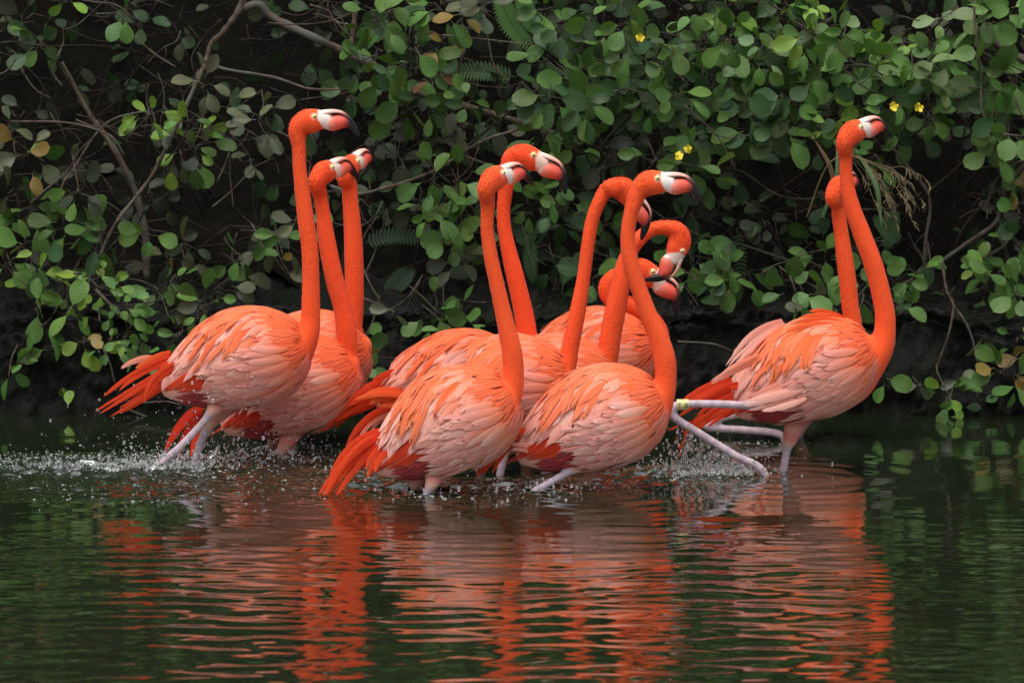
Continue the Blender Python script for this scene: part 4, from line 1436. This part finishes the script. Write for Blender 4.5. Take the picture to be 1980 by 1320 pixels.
    rr_ = np.random.default_rng(int(spec['c'][0]))
    skip = spec.get('skip', ())
    for nm, fm in fs:
        g = tint * rr_.uniform(.93, 1.05)
        link(nm, fm, o, Mt, np.clip(g, 0, 1.1))
    link('far_wing_plumage', farw, o, Mt, tint, kind='stuff')
    link('contour_plumage', cont, o, Mt, tint, kind='stuff')
    # ---- loose long feathers of tail and wing tip
    tl = []
    for q in spec.get('t', []):
        if q[3] >= 14:
            for dd in (-.42, 0, .42):
                w_ = q[3]
                nxy = np.array([-(q[2][1] - q[0][1]), q[2][0] - q[0][0]], float)
                nxy /= np.linalg.norm(nxy)
                g = rr_.normal(0, .16)
                e_ = rr_.uniform(.72, 1.03) if dd else 1.0
                p2_ = np.array(q[0]) + (np.array(q[2]) - np.array(q[0])) * e_ + nxy * w_ * (dd * .8 + g)
                tl.append((tuple(np.array(q[0]) + nxy * w_ * dd * .8), tuple(np.array(q[1]) + nxy * w_ * (dd + g * .5)), tuple(p2_), w_ * rr_.uniform(.45, .62), q[4], (q[5] if len(q) > 5 else rr_.uniform(-.04, .02)) + rr_.uniform(-.012, .012)))
        else:
            tl.append(q)
    for tfz in tl:
        (x0, y0), (x1, y1), (x2, y2), wpx, cc = tfz[:5]
        dy = tfz[5] if len(tfz) > 5 else rr_.uniform(-.05, .02)
        p0, p1, p2 = at(x0, y0, Y + dy + .01), at(x1, y1, Y + dy), at(x2, y2, Y + dy - .01)
        ns = 15
        s = np.linspace(0, 1, ns)[:, None]
        P = p0 * (1 - s)**2 + 2 * p1 * s * (1 - s) + p2 * s * s
        T = np.gradient(P, axis=0)
        T /= np.linalg.norm(T, axis=1)[:, None]
        tw = rr_.normal(0, .25)
        sdv = np.cross(T, [math.sin(tw) * .3, -1, tw * .4])
        sdv /= np.linalg.norm(sdv, axis=1)[:, None]
        ss_ = s[:, 0]
        wd = np.minimum(1, ss_ * 2.2 + .45) * np.sqrt(np.clip(1 - np.clip((ss_ - .35) / .65, 0, 1)**1.7, .003, 1)) * wpx * m / 2 * 1.15
        t = np.array([-1, -.5, 0, .5, 1])
        jag = 1 + rr_.normal(0, .13, (ns, 5)) * np.clip(ss_ * 2 - .7, 0, 1)[:, None]
        v = P[:, None] + sdv[:, None] * (t[None] * wd[:, None] * jag)[..., None]
        v[..., 1] -= (1 - t**2)[None] * wd[:, None] * .12
        f = np.array([(i * 5 + j, i * 5 + j + 1, i * 5 + j + 6, i * 5 + j + 5) for i in range(ns - 1) for j in range(4)])
        c0, c1 = {'r': (RED, ORANGE * .95), 'o': (ORANGE, SCAP), 'p': (SALMON, PINK), 'd': (RED * .7, RED), 'c': (PINK, PALE)}[cc]
        c = c0[None] * (1 - s) + c1[None] * s
        c = np.repeat(c * rr_.uniform(.85, 1.05), 5, 0)
        uv = np.stack([np.repeat(ss_, 5), np.tile(t, ns)], 1)
        link('tail_feather' if cc in 'rd' else 'plume_feather', mesh('tail_feather', v.reshape(-1, 3) - base, f, M_FEATHER, np.clip(c, 0, .9), uv), o, None, np.clip(tint, 0, 1))
    return o, base


BIRDS = {
    'A': dict(label='tallest flamingo with splashing foot and red tail fanned out behind', Y=.50, c=(463, 697), p=22, set=0, tint=(1, .96, .95),
              n=[(500, 712, 62), (540, 705, 52), (572, 680, 36), (592, 650, 26), (600, 622, 20), (601, 580, 18), (601, 537, 17), (599, 483, 16.5), (593, 437, 16.5), (587, 392, 15.5), (580, 331, 13.6), (578, 285, 13.8)],
              h=(609, 224.5, 4, 4), l=[(-.05, [(458, 735, 46), (432, 772, 24), (412, 792, 13), (397, 812, 8.5), (350, 862, 8), (308, 905, 8)], -.5), (.05, [(440, 770, 35), (412, 812, 14), (394, 842, 9), (378, 890, 8)], -.2)],
              t=[((340, 690), (262, 715), (203, 768), 14, 'r'), ((350, 700), (275, 748), (190, 796), 15, 'r'), ((365, 712), (285, 762), (212, 804), 15, 'r'), ((352, 705), (300, 715), (276, 777), 17, 'r', -.06), ((395, 735), (335, 705), (285, 720), 24, 'r'), ((425, 745), (375, 735), (315, 722), 24, 'r'), ((300, 690), (262, 692), (234, 712), 11, 'p', .08), ((330, 680), (290, 695), (262, 712), 13, 'o'), ((420, 752), (360, 745), (318, 738), 20, 'p', -.02)]),
    'B': dict(label='flamingo with lowered wet belly, overlapped by the tallest flamingo', Y=.80, c=(568, 752), p=30, set=1, tint=(1, .88, .85),
              n=[(595, 775, 60), (625, 765, 50), (650, 738, 36), (664, 708, 26), (671, 681, 21), (669, 636, 20), (661, 590, 18), (650, 552, 18), (638, 498, 17.5), (630, 453, 16.5), (624, 407, 14.2), (619, 378, 14.2)],
              h=(643, 323, 12, 50), l=[(-.05, [(590, 780, 50), (566, 832, 24), (552, 860, 15), (540, 876, 10.5), (515, 882, 7.5), (470, 890, 7.5), (425, 899, 7.5)], -.4), (.06, [(560, 790, 40), (530, 850, 13), (520, 872, 9), (515, 890, 8)], -.1)],
              t=[((385, 785), (345, 810), (318, 878), 13, 'd'), ((392, 795), (356, 830), (341, 888), 12, 'd'), ((400, 800), (378, 840), (369, 882), 13, 'd'), ((400, 785), (360, 800), (328, 860), 12, 'd')]),
    'C': dict(label='flamingo turning its beak away behind the pair with raised heads', Y=1.10, c=(588, 698), p=20, set=2, tint=(1, .95, .92),
              n=[(630, 700, 52), (655, 688, 36), (674, 660, 24), (683, 620, 19), (685, 580, 18.5), (685, 540, 18.5), (684, 490, 18.5), (681, 430, 17), (677, 385, 15.5), (675, 358, 15.5)],
              h=(692, 311, 18, 60), l=[(-.05, [(590, 740, 45), (575, 800, 14), (570, 830, 9), (565, 870, 8)], -.1), (.05, [(570, 740, 40), (540, 800, 14), (530, 830, 9), (520, 870, 8)], -.1)], t=[]),
    'D': dict(label='pale pink flamingo with tail tip trailing in the water beside another pale bird', Y=.0, c=(868, 820), p=33, set=3, tint=(1, 1.02, 1.04),
              n=[(905, 840, 62), (940, 828, 51), (967, 796, 34), (988, 757, 24), (993, 722, 20.5), (990, 680, 20), (983, 648, 18.5), (972, 600, 16), (957, 533, 14.5), (948, 490, 13.8), (942, 442, 12.8), (943, 392, 14)],
              h=(973, 334, 12, 44), l=[(-.05, [(862, 880, 50), (843, 915, 22), (836, 933, 15), (827, 950, 8.5), (818, 975, 8)], -.1), (.05, [(830, 890, 38), (806, 930, 14), (801, 945, 10), (797, 965, 8)], -.1)],
              t=[((740, 835), (665, 865), (618, 973), 24, 'r'), ((745, 850), (690, 885), (640, 955), 22, 'r'), ((735, 848), (668, 890), (622, 968), 20, 'r'), ((760, 860), (722, 875), (705, 922), 20, 'r', -.05), ((785, 872), (745, 872), (715, 905), 24, 'r'), ((820, 885), (775, 868), (730, 858), 28, 'r'), ((805, 880), (755, 850), (715, 860), 26, 'r'), ((730, 845), (690, 858), (655, 915), 14, 'r', -.06)]),
    'E': dict(label='deep orange flamingo with drooping beak and long ragged wing feathers trailing', Y=.76, c=(878, 737), p=18, set=0, tint=(1, .80, .72),
              n=[(930, 730, 56), (970, 715, 42), (1003, 692, 29), (1019, 664, 21), (1018, 640, 20), (1012, 603, 19), (1003, 563, 18), (992, 518, 17), (981, 472, 14.6), (974, 427, 13.2), (975, 388, 13.4)],
              h=(1031.5, 299, -22, 4, 1.06), l=[(-.05, [(880, 800, 45), (860, 850, 14), (850, 880, 9), (845, 920, 8)], -.1), (.05, [(850, 800, 40), (830, 850, 14), (815, 880, 9), (805, 920, 8)], -.1)],
              t=[((800, 722), (705, 750), (618, 840), 28, 'r'), ((805, 740), (720, 768), (645, 812), 24, 'r'), ((770, 735), (700, 765), (626, 834), 20, 'r'), ((805, 770), (735, 752), (686, 777), 20, 'o', -.08), ((785, 782), (702, 788), (668, 868), 13, 'r', -.06), ((795, 790), (712, 798), (690, 856), 14, 'p', -.05), ((780, 768), (718, 798), (672, 874), 10, 'r', -.05), ((840, 660), (775, 676), (747, 727), 13, 'p', .05), ((850, 668), (790, 690), (752, 724), 13, 'p', .04), ((800, 735), (770, 720), (700, 745), 26, 'r'), ((820, 790), (760, 772), (705, 770), 22, 'o', -.07)]),
    'F': dict(label='flamingo with arched neck and beak pointing down behind a straight neck', Y=.40, c=(970, 748), p=15, set=2, tint=(1, .97, .95),
              n=[(1015, 768, 56), (1055, 757, 42), (1082, 730, 28), (1096, 700, 20.5), (1102, 675, 17.5), (1107, 650, 16.8), (1118.6, 593, 15.5), (1129, 533, 13.2), (1137, 472, 13), (1145, 427, 13), (1157, 394, 13.5), (1174, 366, 14.8)],
              h=(1228, 372, -50, 20, .98), l=[(-.05, [(990, 810, 45), (975, 870, 14), (970, 900, 9), (965, 930, 8)], -.1), (.05, [(960, 800, 40), (940, 870, 14), (930, 900, 9), (920, 930, 8)], -.1)],
              t=[((900, 680), (870, 695), (850, 720), 14, 'c', -.09), ((905, 695), (870, 705), (846, 735), 14, 'c', -.1)]),
    'G': dict(label='flamingo whose neck hooks over so the beak tips back beneath its head', Y=.74, c=(1058, 745), p=15, set=1, tint=(1, .95, .93),
              n=[(1105, 760, 54), (1140, 748, 40), (1163, 720, 27), (1174, 690, 22), (1182, 640, 21), (1190, 600, 20.5), (1199, 555, 19), (1207, 515, 17), (1219, 485, 15.5), (1238, 460, 14.5), (1260, 444, 13.5), (1283, 440, 14)],
              h=(1319, 484, -113, 8, .97), l=[(-.05, [(1070, 800, 45), (1060, 850, 14), (1050, 880, 9), (1045, 915, 8)], -.1), (.05, [(1040, 800, 40), (1020, 850, 14), (1010, 880, 9), (1000, 915, 8)], -.1)], t=[]),
    'H': dict(label='pale pink flamingo with level head and thick black beak tip above a lifted leg', Y=.08, c=(1150, 813), p=27, set=1, tint=(1, 1.03, 1.05),
              n=[(1190, 835, 64), (1228, 827, 53), (1261, 798, 37), (1280, 765, 26), (1287, 733, 21.5), (1285, 693, 21.5), (1273, 652, 19.5), (1254, 608, 17.2), (1237, 563, 16.2), (1222.5, 518, 16.3), (1216, 487, 15.5), (1214, 457, 14.4), (1217, 427, 14.2), (1223, 402, 14.8)],
              h=(1271, 344, 0, 0), l=[(-.05, [(1155, 855, 50), (1128, 890, 22), (1110, 905, 12.5), (1097, 913, 8.5), (1045, 943, 8), (1032, 951, 8)], -.5), (.05, [(1165, 870, 45), (1141, 908, 17), (1132, 930, 13), (1118, 955, 9)], -.1)],
              t=[((1015, 828), (966, 855), (924, 928), 20, 'r'), ((1020, 842), (968, 848), (932, 912), 18, 'r'), ((1050, 850), (1005, 832), (975, 855), 24, 'r'), ((1070, 868), (1022, 845), (985, 840), 26, 'r'), ((1060, 880), (1020, 855), (985, 862), 20, 'p', -.04), ((1085, 880), (1040, 868), (1000, 862), 20, 'r', -.02)]),
    'I': dict(label='flamingo with folded S shaped neck half hidden behind crossing necks', Y=1.10, c=(1138, 692), p=20, set=3, tint=(1, .90, .85),
              n=[(1195, 700, 50), (1235, 706, 36), (1262, 694, 26), (1275, 668, 21), (1272, 638, 19), (1252, 611, 18.5), (1222, 592, 18.5), (1194, 583, 18.5), (1176, 566, 18.5), (1180, 546, 19)],
              h=(1262, 524, -31, 12, 1.12), l=[(-.05, [(1150, 740, 45), (1140, 800, 14), (1135, 830, 9), (1130, 870, 8)], -.1), (.05, [(1120, 740, 40), (1100, 800, 14), (1090, 830, 9), (1080, 870, 8)], -.1)], t=[]),
    'J': dict(label='lone striding flamingo with ruffled orange back and yellow leg band', Y=.42, c=(1562, 718), p=30, set=2, tint=(1, .97, .96),
              n=[(1605, 735, 62), (1645, 728, 53), (1679, 702, 36), (1702, 672, 27), (1711, 640, 21.5), (1711, 605, 19.8), (1705, 574, 19), (1697, 540, 18.6), (1684, 498, 18.6), (1667, 453, 17.8), (1650, 407, 16), (1639, 362, 13.8), (1635.6, 325, 12.7), (1635, 300, 13)],
              h=(1664, 245, 14, 37), l=[(.02, [(1550, 785, 42), (1536, 822, 21), (1528, 848, 15.5), (1522, 868, 8.8), (1517, 895, 8.3), (1513, 922, 8)], -.05),
                                         (-.085, [(1545, 762, 36), (1510, 775, 24), (1478, 782, 13), (1445, 783, 8.8), (1380, 781, 8.3), (1318, 782, 8.3), (1297, 792, 11), (1306, 808, 9), (1350, 836, 8.3), (1420, 879, 8), (1476, 912, 8)], .6, .27)],
              t=[((1415, 735), (1355, 752), (1302, 797), 16, 'r'), ((1430, 745), (1365, 763), (1310, 802), 18, 'r'), ((1450, 760), (1375, 788), (1320, 842), 20, 'r'), ((1440, 770), (1385, 798), (1345, 830), 18, 'r'), ((1360, 798), (1327, 828), (1303, 894), 10, 'r'), ((1470, 770), (1405, 788), (1368, 812), 22, 'r'), ((1355, 812), (1318, 820), (1291, 832), 6, 'r'), ((1490, 765), (1455, 748), (1410, 745), 30, 'r'), ((1500, 770), (1460, 765), (1425, 770), 28, 'r'),
                 ((1515, 622), (1448, 642), (1404, 708), 15, 'c', .05), ((1520, 635), (1455, 660), (1412, 712), 15, 'c', .03), ((1470, 690), (1420, 710), (1375, 738), 14, 'p', -.06), ((1552, 748), (1500, 762), (1436, 780), 18, 'c', -.125), ((1558, 764), (1508, 780), (1446, 789), 18, 'c', -.125), ((1545, 736), (1495, 748), (1440, 768), 16, 'p', -.115),
                 ((1645, 628), (1605, 598), (1545, 614), 10, 'o', -.03), ((1655, 640), (1600, 604), (1530, 626), 11, 'o', -.05), ((1640, 622), (1590, 594), (1565, 602), 9, 'o', 0), ((1650, 632), (1612, 598), (1580, 600), 9, 'o', -.01), ((1640, 640), (1580, 612), (1515, 645), 11, 'o', -.07)]),
    'K': dict(label='flamingo with upright neck showing behind the lone striding flamingo', Y=1.15, c=(1545, 726), p=26, set=0, tint=(1, .95, .9),
              n=[(1585, 735, 52), (1615, 722, 40), (1640, 694, 26), (1650, 662, 19), (1650, 630, 17.5), (1644, 590, 17), (1639, 544, 17), (1633, 498, 16.5), (1627, 453, 14.5), (1622, 415, 14), (1621, 395, 14.5)],
              h=(1636, 352, 14, 58), l=[(-.05, [(1510, 765, 32), (1455, 792, 11), (1430, 800, 8.5), (1395, 808, 8), (1366, 824, 10), (1384, 827, 8), (1440, 831, 8), (1505, 838, 8), (1518, 852, 8)], -.1), (.05, [(1560, 770, 40), (1550, 820, 14), (1545, 840, 9), (1540, 870, 8)], -.05)], t=[]),
}
made = {}
for key, spec in BIRDS.items():
    made[key] = build_bird(spec)

# leg band on the striding bird's raised leg
o, base = made['J']
c0, c1 = at(1331, 782, .42 - .085), at(1308, 782, .42 - .085)
bnd = tube(np.linspace(c1, c0, 6), np.full(6, 10.8 * mpp(.34)), k=24, cap=False)
band = link('leg_band', mesh('leg_band', bnd[0] - base, bnd[1], M_BAND, (.62, .55, .24)), o)
txt = Join()
ctr_b = (c0 + c1) / 2
for i, (dx, seq) in enumerate([(-.0085, 'T'), (.0105, '8')]):          # marks "T" and "8" printed on the band
    u = 0.0042
    segs = {'T': [(-1, 1.3, 1, 1.3), (0, 1.3, 0, -1.3)], '8': [(-.9, 1.3, .9, 1.3), (-.9, 0, .9, 0), (-.9, -1.3, .9, -1.3), (-.9, 1.3, -.9, -1.3), (.9, 1.3, .9, -1.3)]}[seq]
    for x0, z0, x1, z1 in segs:
        n = 4
        P = np.stack([np.linspace(x0, x1, n) * u, np.zeros(n), np.linspace(z0, z1, n) * u], 1) + ctr_b + np.array([dx, 0, 0])
        rb_ = 10.8 * mpp(.34)
        dz = P[:, 2] - ctr_b[2]
        P[:, 1] = ctr_b[1] - np.sqrt(np.maximum(rb_**2 - dz**2, 1e-8)) - .0002
        v, f = tube(P, np.full(n, .0009), k=6)
        txt.add(v, f, (.03, .03, .03))
link('band_digits', txt.mesh('band_digits', M_BAND), band, Matrix.Translation(-Vector(base)))


# ------------------------------------------------------------------ splashes
def ball(r):
    t = (1 + 5**.5) / 2
    v = np.array([(-1, t, 0), (1, t, 0), (-1, -t, 0), (1, -t, 0), (0, -1, t), (0, 1, t), (0, -1, -t), (0, 1, -t), (t, 0, -1), (t, 0, 1), (-t, 0, -1), (-t, 0, 1)], float)
    v /= np.linalg.norm(v[0])
    f = [(0, 11, 5), (0, 5, 1), (0, 1, 7), (0, 7, 10), (0, 10, 11), (1, 5, 9), (5, 11, 4), (11, 10, 2), (10, 7, 6), (7, 1, 8), (3, 9, 4), (3, 4, 2), (3, 2, 6), (3, 6, 8), (3, 8, 9), (4, 9, 5), (2, 4, 11), (6, 2, 10), (8, 6, 7), (9, 8, 1)]
    # one subdivision
    v = list(map(tuple, v))
    cache = {}

    def mid(a, b):
        k = (min(a, b), max(a, b))
        if k not in cache:
            p = (np.array(v[a]) + np.array(v[b])) / 2
            v.append(tuple(p / np.linalg.norm(p)))
            cache[k] = len(v) - 1
        return cache[k]
    g = []
    for a, b, c in f:
        x, y, z = mid(a, b), mid(b, c), mid(c, a)
        g += [(a, x, z), (b, y, x), (c, z, y), (x, y, z)]
    return np.array(v) * r, np.array(g)


BV, BFc = ball(1.0)
sr = np.random.default_rng(77)


def splash(name, label, cat, blobs, mat):
    J = Join()
    for p, r, st in blobs:
        J.add(BV * np.array([r * sr.uniform(.8, 1.15), r, r * st]) + p, BFc)
    o = link(name, J.mesh(name, mat), kind='stuff')
    o['label'], o['category'] = label, cat
    return o


def drops(cx, cy, Y, n, sx, sy, up=1.0):
    out = []
    for k in range(n):
        x = cx + sr.normal(0, sx)
        y = cy - abs(sr.normal(0, sy)) * up
        p = at(x, y, Y + sr.normal(0, .10))
        if p[2] < .004:
            p[2] = sr.uniform(.002, .01)
        r = min(.0048, .0009 + sr.exponential(.0010))
        out.append((p, r, sr.uniform(.9, 1.5)))
    return out


def foamy(cx, cy, n, sx, sy):
    out = []
    for k in range(n):
        x, y = cx + sr.normal(0, sx), cy + sr.normal(0, sy)
        w = at(x, y, 0)
        g = CAM + (w - CAM) * (CAM[2] / (CAM[2] - w[2]))
        if g[1] > EDGE_Y - .1:
            continue
        z = float(water_z(np.array(g[0]), np.array(g[1])))
        r = min(.006, .0009 + sr.exponential(.0011))
        out.append((np.array([g[0], g[1], z + r * .15]), r, .55))
    return out


splash('water_drops', 'spray of drops thrown up round the legs of the tallest flamingo', 'splash',
       drops(330, 900, .45, 500, 70, 30) + drops(320, 905, .45, 700, 80, 9) + drops(150, 905, .5, 500, 120, 6) + drops(500, 893, .7, 400, 70, 8) + drops(450, 890, .6, 300, 60, 40) + drops(560, 880, .75, 160, 45, 35) + drops(260, 850, .6, 50, 110, 60) + drops(400, 800, .35, 60, 60, 50) + drops(150, 900, .5, 120, 110, 15), M_DROP)
splash('water_drops', 'spray of drops beside the raised leg of the striding flamingo', 'splash',
       drops(1300, 915, .36, 220, 35, 45) + drops(1390, 915, .36, 300, 60, 26) + drops(1390, 916, .36, 500, 55, 7) + [(at(1310 + 150 * a_ + sr.normal(0, 4), 820 + 92 * a_ + (100 - 92 * a_) * b_, .33), min(.003, .0006 + sr.exponential(.0006)), 1.6) for a_, b_ in sr.uniform(0, 1, (420, 2))] + drops(1240, 912, .3, 80, 40, 20), M_DROP)
splash('water_drops', 'low splash of drops under the pair of pale pink flamingos', 'splash',
       drops(990, 950, .05, 120, 60, 14) + drops(820, 955, .0, 80, 60, 10) + drops(1050, 945, .05, 80, 50, 12) + drops(690, 915, .2, 60, 50, 20), M_DROP)
splash('foam', 'frothy bubbles trailing behind the splashing flamingos', 'foam',
       foamy(110, 900, 900, 140, 12) + foamy(330, 904, 900, 95, 10) + foamy(60, 890, 300, 90, 8) + foamy(520, 895, 260, 70, 12) + foamy(180, 945, 160, 150, 22) + foamy(480, 945, 140, 140, 20), M_FOAM)
splash('foam', 'bubbles round the legs of the pale pink flamingos', 'foam',
       foamy(720, 925, 240, 60, 12) + foamy(830, 953, 140, 45, 7) + foamy(960, 945, 200, 55, 9) + foamy(1050, 948, 150, 40, 6) + foamy(1150, 935, 80, 50, 8), M_FOAM)
splash('foam', 'bubbles along the striding flamingo\'s wake', 'foam',
       foamy(1300, 918, 220, 50, 8) + foamy(1400, 915, 260, 50, 7) + foamy(1420, 862, 90, 50, 8), M_FOAM)

# curtain of water hanging from the lifted leg
nx_, nz_ = 70, 30
v = []
for a in range(nz_):
    t = a / (nz_ - 1)
    for b in range(nx_):
        s = b / (nx_ - 1)
        tx, ty = 1310 + (1470 - 1310) * s, 816 + (910 - 816) * s
        bx, by = 1300 + (1440 - 1300) * s, 922 - 4 * s
        p = at(tx + (bx - tx) * t, ty + (by - ty) * t, .335)
        p[1] += 0.006 * math.sin(s * 38 + t * 3) + 0.004 * math.sin(t * 17 + s * 9) + sr.normal(0, .0006)
        v.append(p)
f = np.array([(a * nx_ + b, a * nx_ + b + 1, (a + 1) * nx_ + b + 1, (a + 1) * nx_ + b) for a in range(nz_ - 1) for b in range(nx_ - 1)
              if math.sin(a * .9 + b * .35) + math.sin(b * .8 - a * .3) > -1.45])
mc, ntc, pc = new_mat('water_sheet')
pc.inputs['Base Color'].default_value = (.9, .93, .94, 1)
pc.inputs['Roughness'].default_value = .06
pc.inputs['IOR'].default_value = 1.2
pc.inputs['Transmission Weight'].default_value = 1.0
tcn = N(ntc, 'ShaderNodeTexCoord')
nzn = N(ntc, 'ShaderNodeTexNoise', Scale=70.0, Detail=3.0)
ntc.links.new(tcn.outputs['Object'], nzn.inputs['Vector'])
bpn = N(ntc, 'ShaderNodeBump', Strength=.6, Distance=.004)
ntc.links.new(nzn.outputs[0], bpn.inputs['Height'])
ntc.links.new(bpn.outputs[0], pc.inputs['Normal'])
sheet = link('water_curtain', mesh('water_curtain', np.array(v), f, mc), kind='stuff')
sheet['label'], sheet['category'] = 'thin curtain of water streaming from the striding flamingo\'s lifted leg', 'splash'
